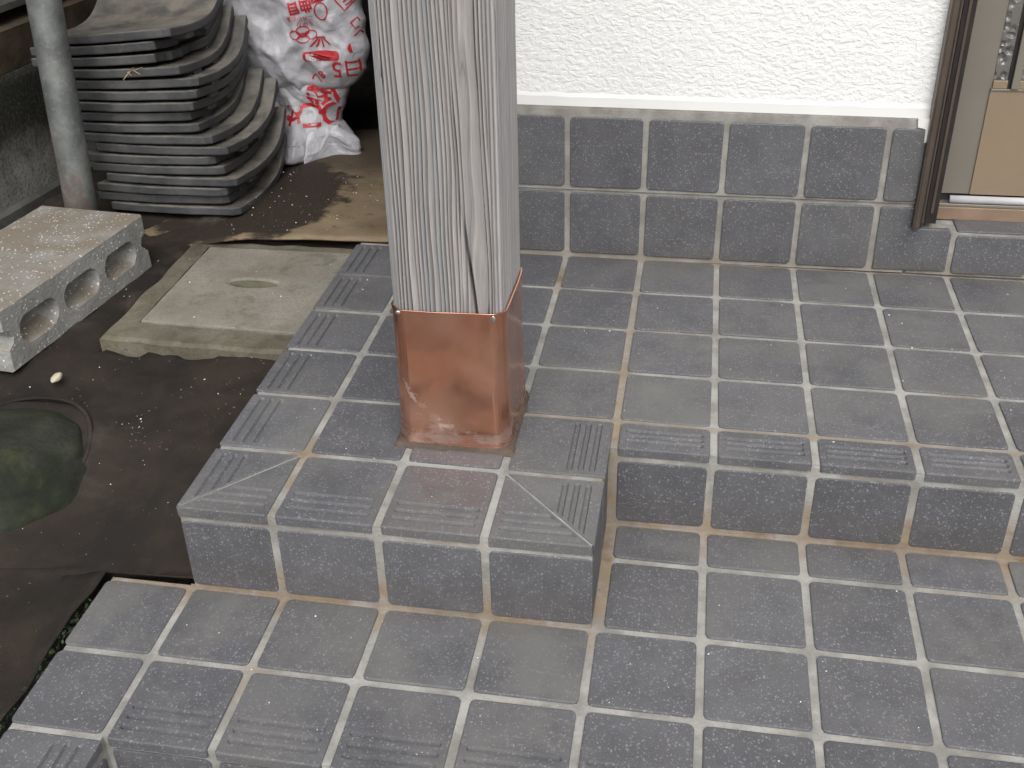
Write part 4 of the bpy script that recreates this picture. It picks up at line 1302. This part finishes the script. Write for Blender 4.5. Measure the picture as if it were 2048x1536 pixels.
def text_print(s, x, z, size, rot, surf, mat=M_RED, bold=.0):
    cu = bpy.data.curves.new('lettering', 'FONT'); cu.body = s; cu.size = size*S; cu.offset = bold*S; cu.resolution_u = 3
    cu.align_x = 'CENTER'; cu.align_y = 'CENTER'
    o = bpy.data.objects.new('tmp', cu); COL.objects.link(o)
    dg = bpy.context.evaluated_depsgraph_get()
    me = bpy.data.meshes.new_from_object(o.evaluated_get(dg))
    bpy.data.objects.remove(o)
    bm = bmesh.new(); bm.from_mesh(me)
    bmesh.ops.triangulate(bm, faces=bm.faces)
    for _ in range(2):
        le = [e for e in bm.edges if e.calc_length() > .06*S]
        if le: bmesh.ops.subdivide_edges(bm, edges=le, cuts=1)
    if surf is b_up: x, z = x+.25, z-.12
    c, sn = math.cos(rot), math.sin(rot)
    for v in bm.verts:
        px, pz = v.co.x, v.co.y
        v.co = Vector((x*S+px*c-pz*sn, 0, z*S+px*sn+pz*c))
    me2 = bpy.data.meshes.new('lettering'); bm.to_mesh(me2); bm.free()
    return lay('lettering', me2, surf, mat)
def stroke_print(lines, wdt, surf, mat=M_RED):
    """open polylines drawn as ribbons in (x, z)"""
    bm = bmesh.new()
    for ln in lines:
        ln = [(p[0]+.25, p[1]-.12) for p in ln]
        pts = []
        for a, b in zip(ln[:-1], ln[1:]):
            k = max(1, int(math.hypot(b[0]-a[0], b[1]-a[1])/.05))
            pts += [(a[0]+(b[0]-a[0])*j/k, a[1]+(b[1]-a[1])*j/k) for j in range(k)]
        pts.append(ln[-1])
        L_, R2 = [], []
        for i, p in enumerate(pts):
            q0, q1 = pts[max(0, i-1)], pts[min(len(pts)-1, i+1)]
            d = Vector((q1[0]-q0[0], q1[1]-q0[1])).normalized(); n_ = Vector((-d.y, d.x))*wdt/2
            L_.append(bm.verts.new(Vector((p[0]+n_.x, 0, p[1]+n_.y))*S)); R2.append(bm.verts.new(Vector((p[0]-n_.x, 0, p[1]-n_.y))*S))
        for i in range(len(pts)-1): bm.faces.new((L_[i], L_[i+1], R2[i+1], R2[i]))
    me = bpy.data.meshes.new('printed_line'); bm.to_mesh(me); bm.free()
    return lay('printed_line', me, surf, mat)
PI = math.pi
def arc(cx, cz, rx, rz, a0, a1, n=14): return [(cx+rx*math.cos(math.radians(a0+(a1-a0)*k/n)), cz+rz*math.sin(math.radians(a0+(a1-a0)*k/n))) for k in range(n+1)]
text_print('の', -5.62, .56, .54, PI, b_low, bold=.010)
text_print('こ', -6.00, .56, .50, PI, b_low, bold=.012)
text_print('ぬ', -6.36, .60, .44, PI, b_low, bold=.010)
text_print('袋', -5.84, .96, .44, PI-.2, b_low, bold=.012)
text_print('日', -5.48, .96, .44, PI+.25, b_low, bold=.014)
text_print('日', -5.44, 1.49, .34, PI, b_up, bold=.002)
text_print('5', -5.70, 1.48, .40, PI-.05, b_up, bold=.002)
text_print('8し', -6.05, 1.34, .20, PI+.6, b_up, bold=.003)
bm = bmesh.new()                                             # red pill with pale characters
pil = rrect(-6.0, -5.38, 1.50, 1.66, .075, 5)
f = bm.faces.new([bm.verts.new(Vector((x, 0, z))*S) for x, z in pil]); bmesh.ops.triangulate(bm, faces=bm.faces)
for _ in range(3): bmesh.ops.subdivide_edges(bm, edges=[e for e in bm.edges if e.calc_length() > .06*S], cuts=1)
me = bpy.data.meshes.new('printed_pill'); bm.to_mesh(me); bm.free(); lay('printed_pill', me, b_up, M_RED, .0012)
bm = bmesh.new(); f = bm.faces.new([bm.verts.new(Vector((x, 0, z))*S) for x, z in rrect(-5.24, -4.8, 1.62, 1.78, .075, 5)]); bmesh.ops.triangulate(bm, faces=bm.faces)
for _ in range(3): bmesh.ops.subdivide_edges(bm, edges=[e for e in bm.edges if e.calc_length() > .06*S], cuts=1)
me = bpy.data.meshes.new('printed_pill'); bm.to_mesh(me); bm.free(); lay('printed_pill', me, b_up, M_RED, .0012)
text_print('・資源', -5.98, 1.70, .14, PI, b_up, M_PALE)
text_print('曲目', -6.20, 2.52, .22, PI+.2, b_up, bold=.008)
text_print('用', -5.92, 2.70, .24, PI+.25, b_up, bold=.010)
text_print('ごみの収集', -6.22, 2.33, .09, PI+.02, b_up)
text_print('を守り', -6.15, 2.24, .09, PI, b_up)
stroke_print([arc(-5.86, 2.43, .10, .14, 0, 360, 22)], .022, b_up)
stroke_print([[(-5.66, 2.62), (-5.42, 2.80), (-5.30, 2.60), (-5.50, 2.42), (-5.66, 2.62)], [(-5.56, 2.60), (-5.44, 2.69)], [(-5.52, 2.55), (-5.40, 2.64)], [(-5.48, 2.50), (-5.37, 2.58)]], .020, b_up)
stroke_print([arc(-6.33, 2.06, .09, .07, 0, 360), arc(-6.20, 2.12, .09, .07, 0, 360), arc(-6.08, 2.05, .09, .07, 0, 360), arc(-6.20, 1.99, .09, .06, 0, 360), arc(-6.2, 2.05, .04, .03, 0, 360)], .018, b_up)
stroke_print([[(-5.98, 1.98), (-6.10, 1.86)], [(-5.95, 1.97), (-6.02, 1.84)], [(-5.92, 1.97), (-5.90, 1.83)], [(-5.89, 1.98), (-5.78, 1.88)], [(-6.02, 2.0), (-5.86, 2.0)]], .026, b_up)
stroke_print([[(-5.42, 2.22), (-5.32, 2.30), (-5.24, 2.18), (-5.36, 2.12), (-5.42, 2.22)], [(-5.38, 2.0), (-5.30, 2.08), (-5.24, 1.98)]], .022, b_up)

# ------------------------------------------------------------------ moss strip, crumbs and chips
bm = bmesh.new()
for k in range(420):
    t = random.random(); y = -6.35-1.75*t; x = -4.88-.03+random.uniform(-.06, .035); z = zG(x, y)+.01+random.random()*.045
    a = random.uniform(0, math.tau); l = random.uniform(.006, .030)
    c = Vector((x, y, z)); d1 = Vector((math.cos(a), math.sin(a), random.uniform(-.2, .8)))*l; d2 = Vector((-math.sin(a), math.cos(a), random.uniform(-.3, .5)))*l*.55
    if nz(y*2.2, 4)*.6+random.random() < .62: continue
    bm.faces.new([bm.verts.new((c+p)*S) for p in (d1, d2, -d1, -d2)])
moss = link('moss', finish(bm, 'moss'), M_LEAFY); tag(moss, 'green moss growing along the edge of the lower step', 'moss', kind='stuff')

def crumbs(name, spots, mat, label):
    bm = bmesh.new()
    for (x, y, z, r) in spots:
        q = [Vector((random.uniform(.6, 1.3), 0, 0)), Vector((-random.uniform(.3, .9), random.uniform(.5, 1), 0)), Vector((-random.uniform(.3, .9), -random.uniform(.5, 1), 0))]
        rt = Matrix.Rotation(random.uniform(0, math.tau), 3, 'Z')
        b_ = [bm.verts.new((Vector((x, y, z))+rt @ p*r)*S) for p in q]; t_ = bm.verts.new((Vector((x, y, z+r*random.uniform(.5, 1)))) * S)
        for i in range(3): bm.faces.new((b_[i], b_[(i+1) % 3], t_))
        bm.faces.new(b_[::-1])
    o = link(name, finish(bm, name), mat); tag(o, label, 'debris', kind='stuff'); return o
sp = []
for _ in range(80):
    x = random.uniform(-7.4, -4.0); y = random.uniform(-7.0, 0.2)
    if y < -5.9 and x > -5.1: continue
    if -6.7 < x and -2.8 < y: z = zt+.012 if random.random() < .35 else None
    else: z = zG(x, y)+.045
    if z is None: continue
    sp.append((x, y, z, random.choice((.006, .008, .008, .010, .013))))
for _ in range(24):
    a, r_ = random.uniform(0, math.tau), random.gauss(0, .22); x, y = -5.35+r_*math.cos(a), -4.25+r_*math.sin(a)*1.2; sp.append((x, y, zG(x, y)+.045, random.choice((.004, .006, .008))))
for _ in range(70):
    x = random.uniform(-6.6, -4.2); y = random.uniform(.6, 3.6); sp.append((x, y, -.14, random.choice((.006, .010, .014))))
for _ in range(75):
    x = random.uniform(-3.9, 5); y = random.uniform(-5.9, -.2)
    if x > 0 and y < -4.4: continue
    sp.append((x, y, zU(x, y)+.002, random.choice((.006, .008, .012))))
for _ in range(55):
    x = random.uniform(-4.5, 5); y = random.uniform(-7.8, -6.2) if x < 0 else random.uniform(-7.8, -4.6)
    sp.append((x, y, zL(x, y)+.002, random.choice((.006, .008, .012))))
gr = []
for _ in range(900):
    x = random.uniform(-7.6, -4.0); y = random.uniform(-8.2, -2.6)
    if y < -5.9 and x > -5.1: continue
    if nz(x*1.3, y*1.3, 4)+random.random()*.8 < .3: continue
    gr.append((x, y, zG(x, y)+.03, random.choice((.006, .008, .010, .014, .018))))
for _ in range(260):
    x = random.uniform(-6.6, -4.2); y = random.uniform(.5, 3.8); gr.append((x, y, -.15, random.choice((.006, .010, .014, .018))))
crumbs('grit', gr, plain('brown_grit', (.075, .06, .045), .9, 0, .6, 40), 'dark gritty dirt lying on the sheet and the plywood')
crumbs('crumbs', sp, M_CHIP, 'tiny white chips scattered over the ground and tiles')
peb = blob('pebble', (-6.72, -3.45, zG(-6.72, -3.45)+.05), .075, plain('pale_pebble', (.42, .38, .29), .8), None, (.75, 1.35, .5), 3)
peb.rotation_euler = (0, 0, 0)
tag(peb, 'small pale pebble on the black sheet above the boulder', 'pebble')
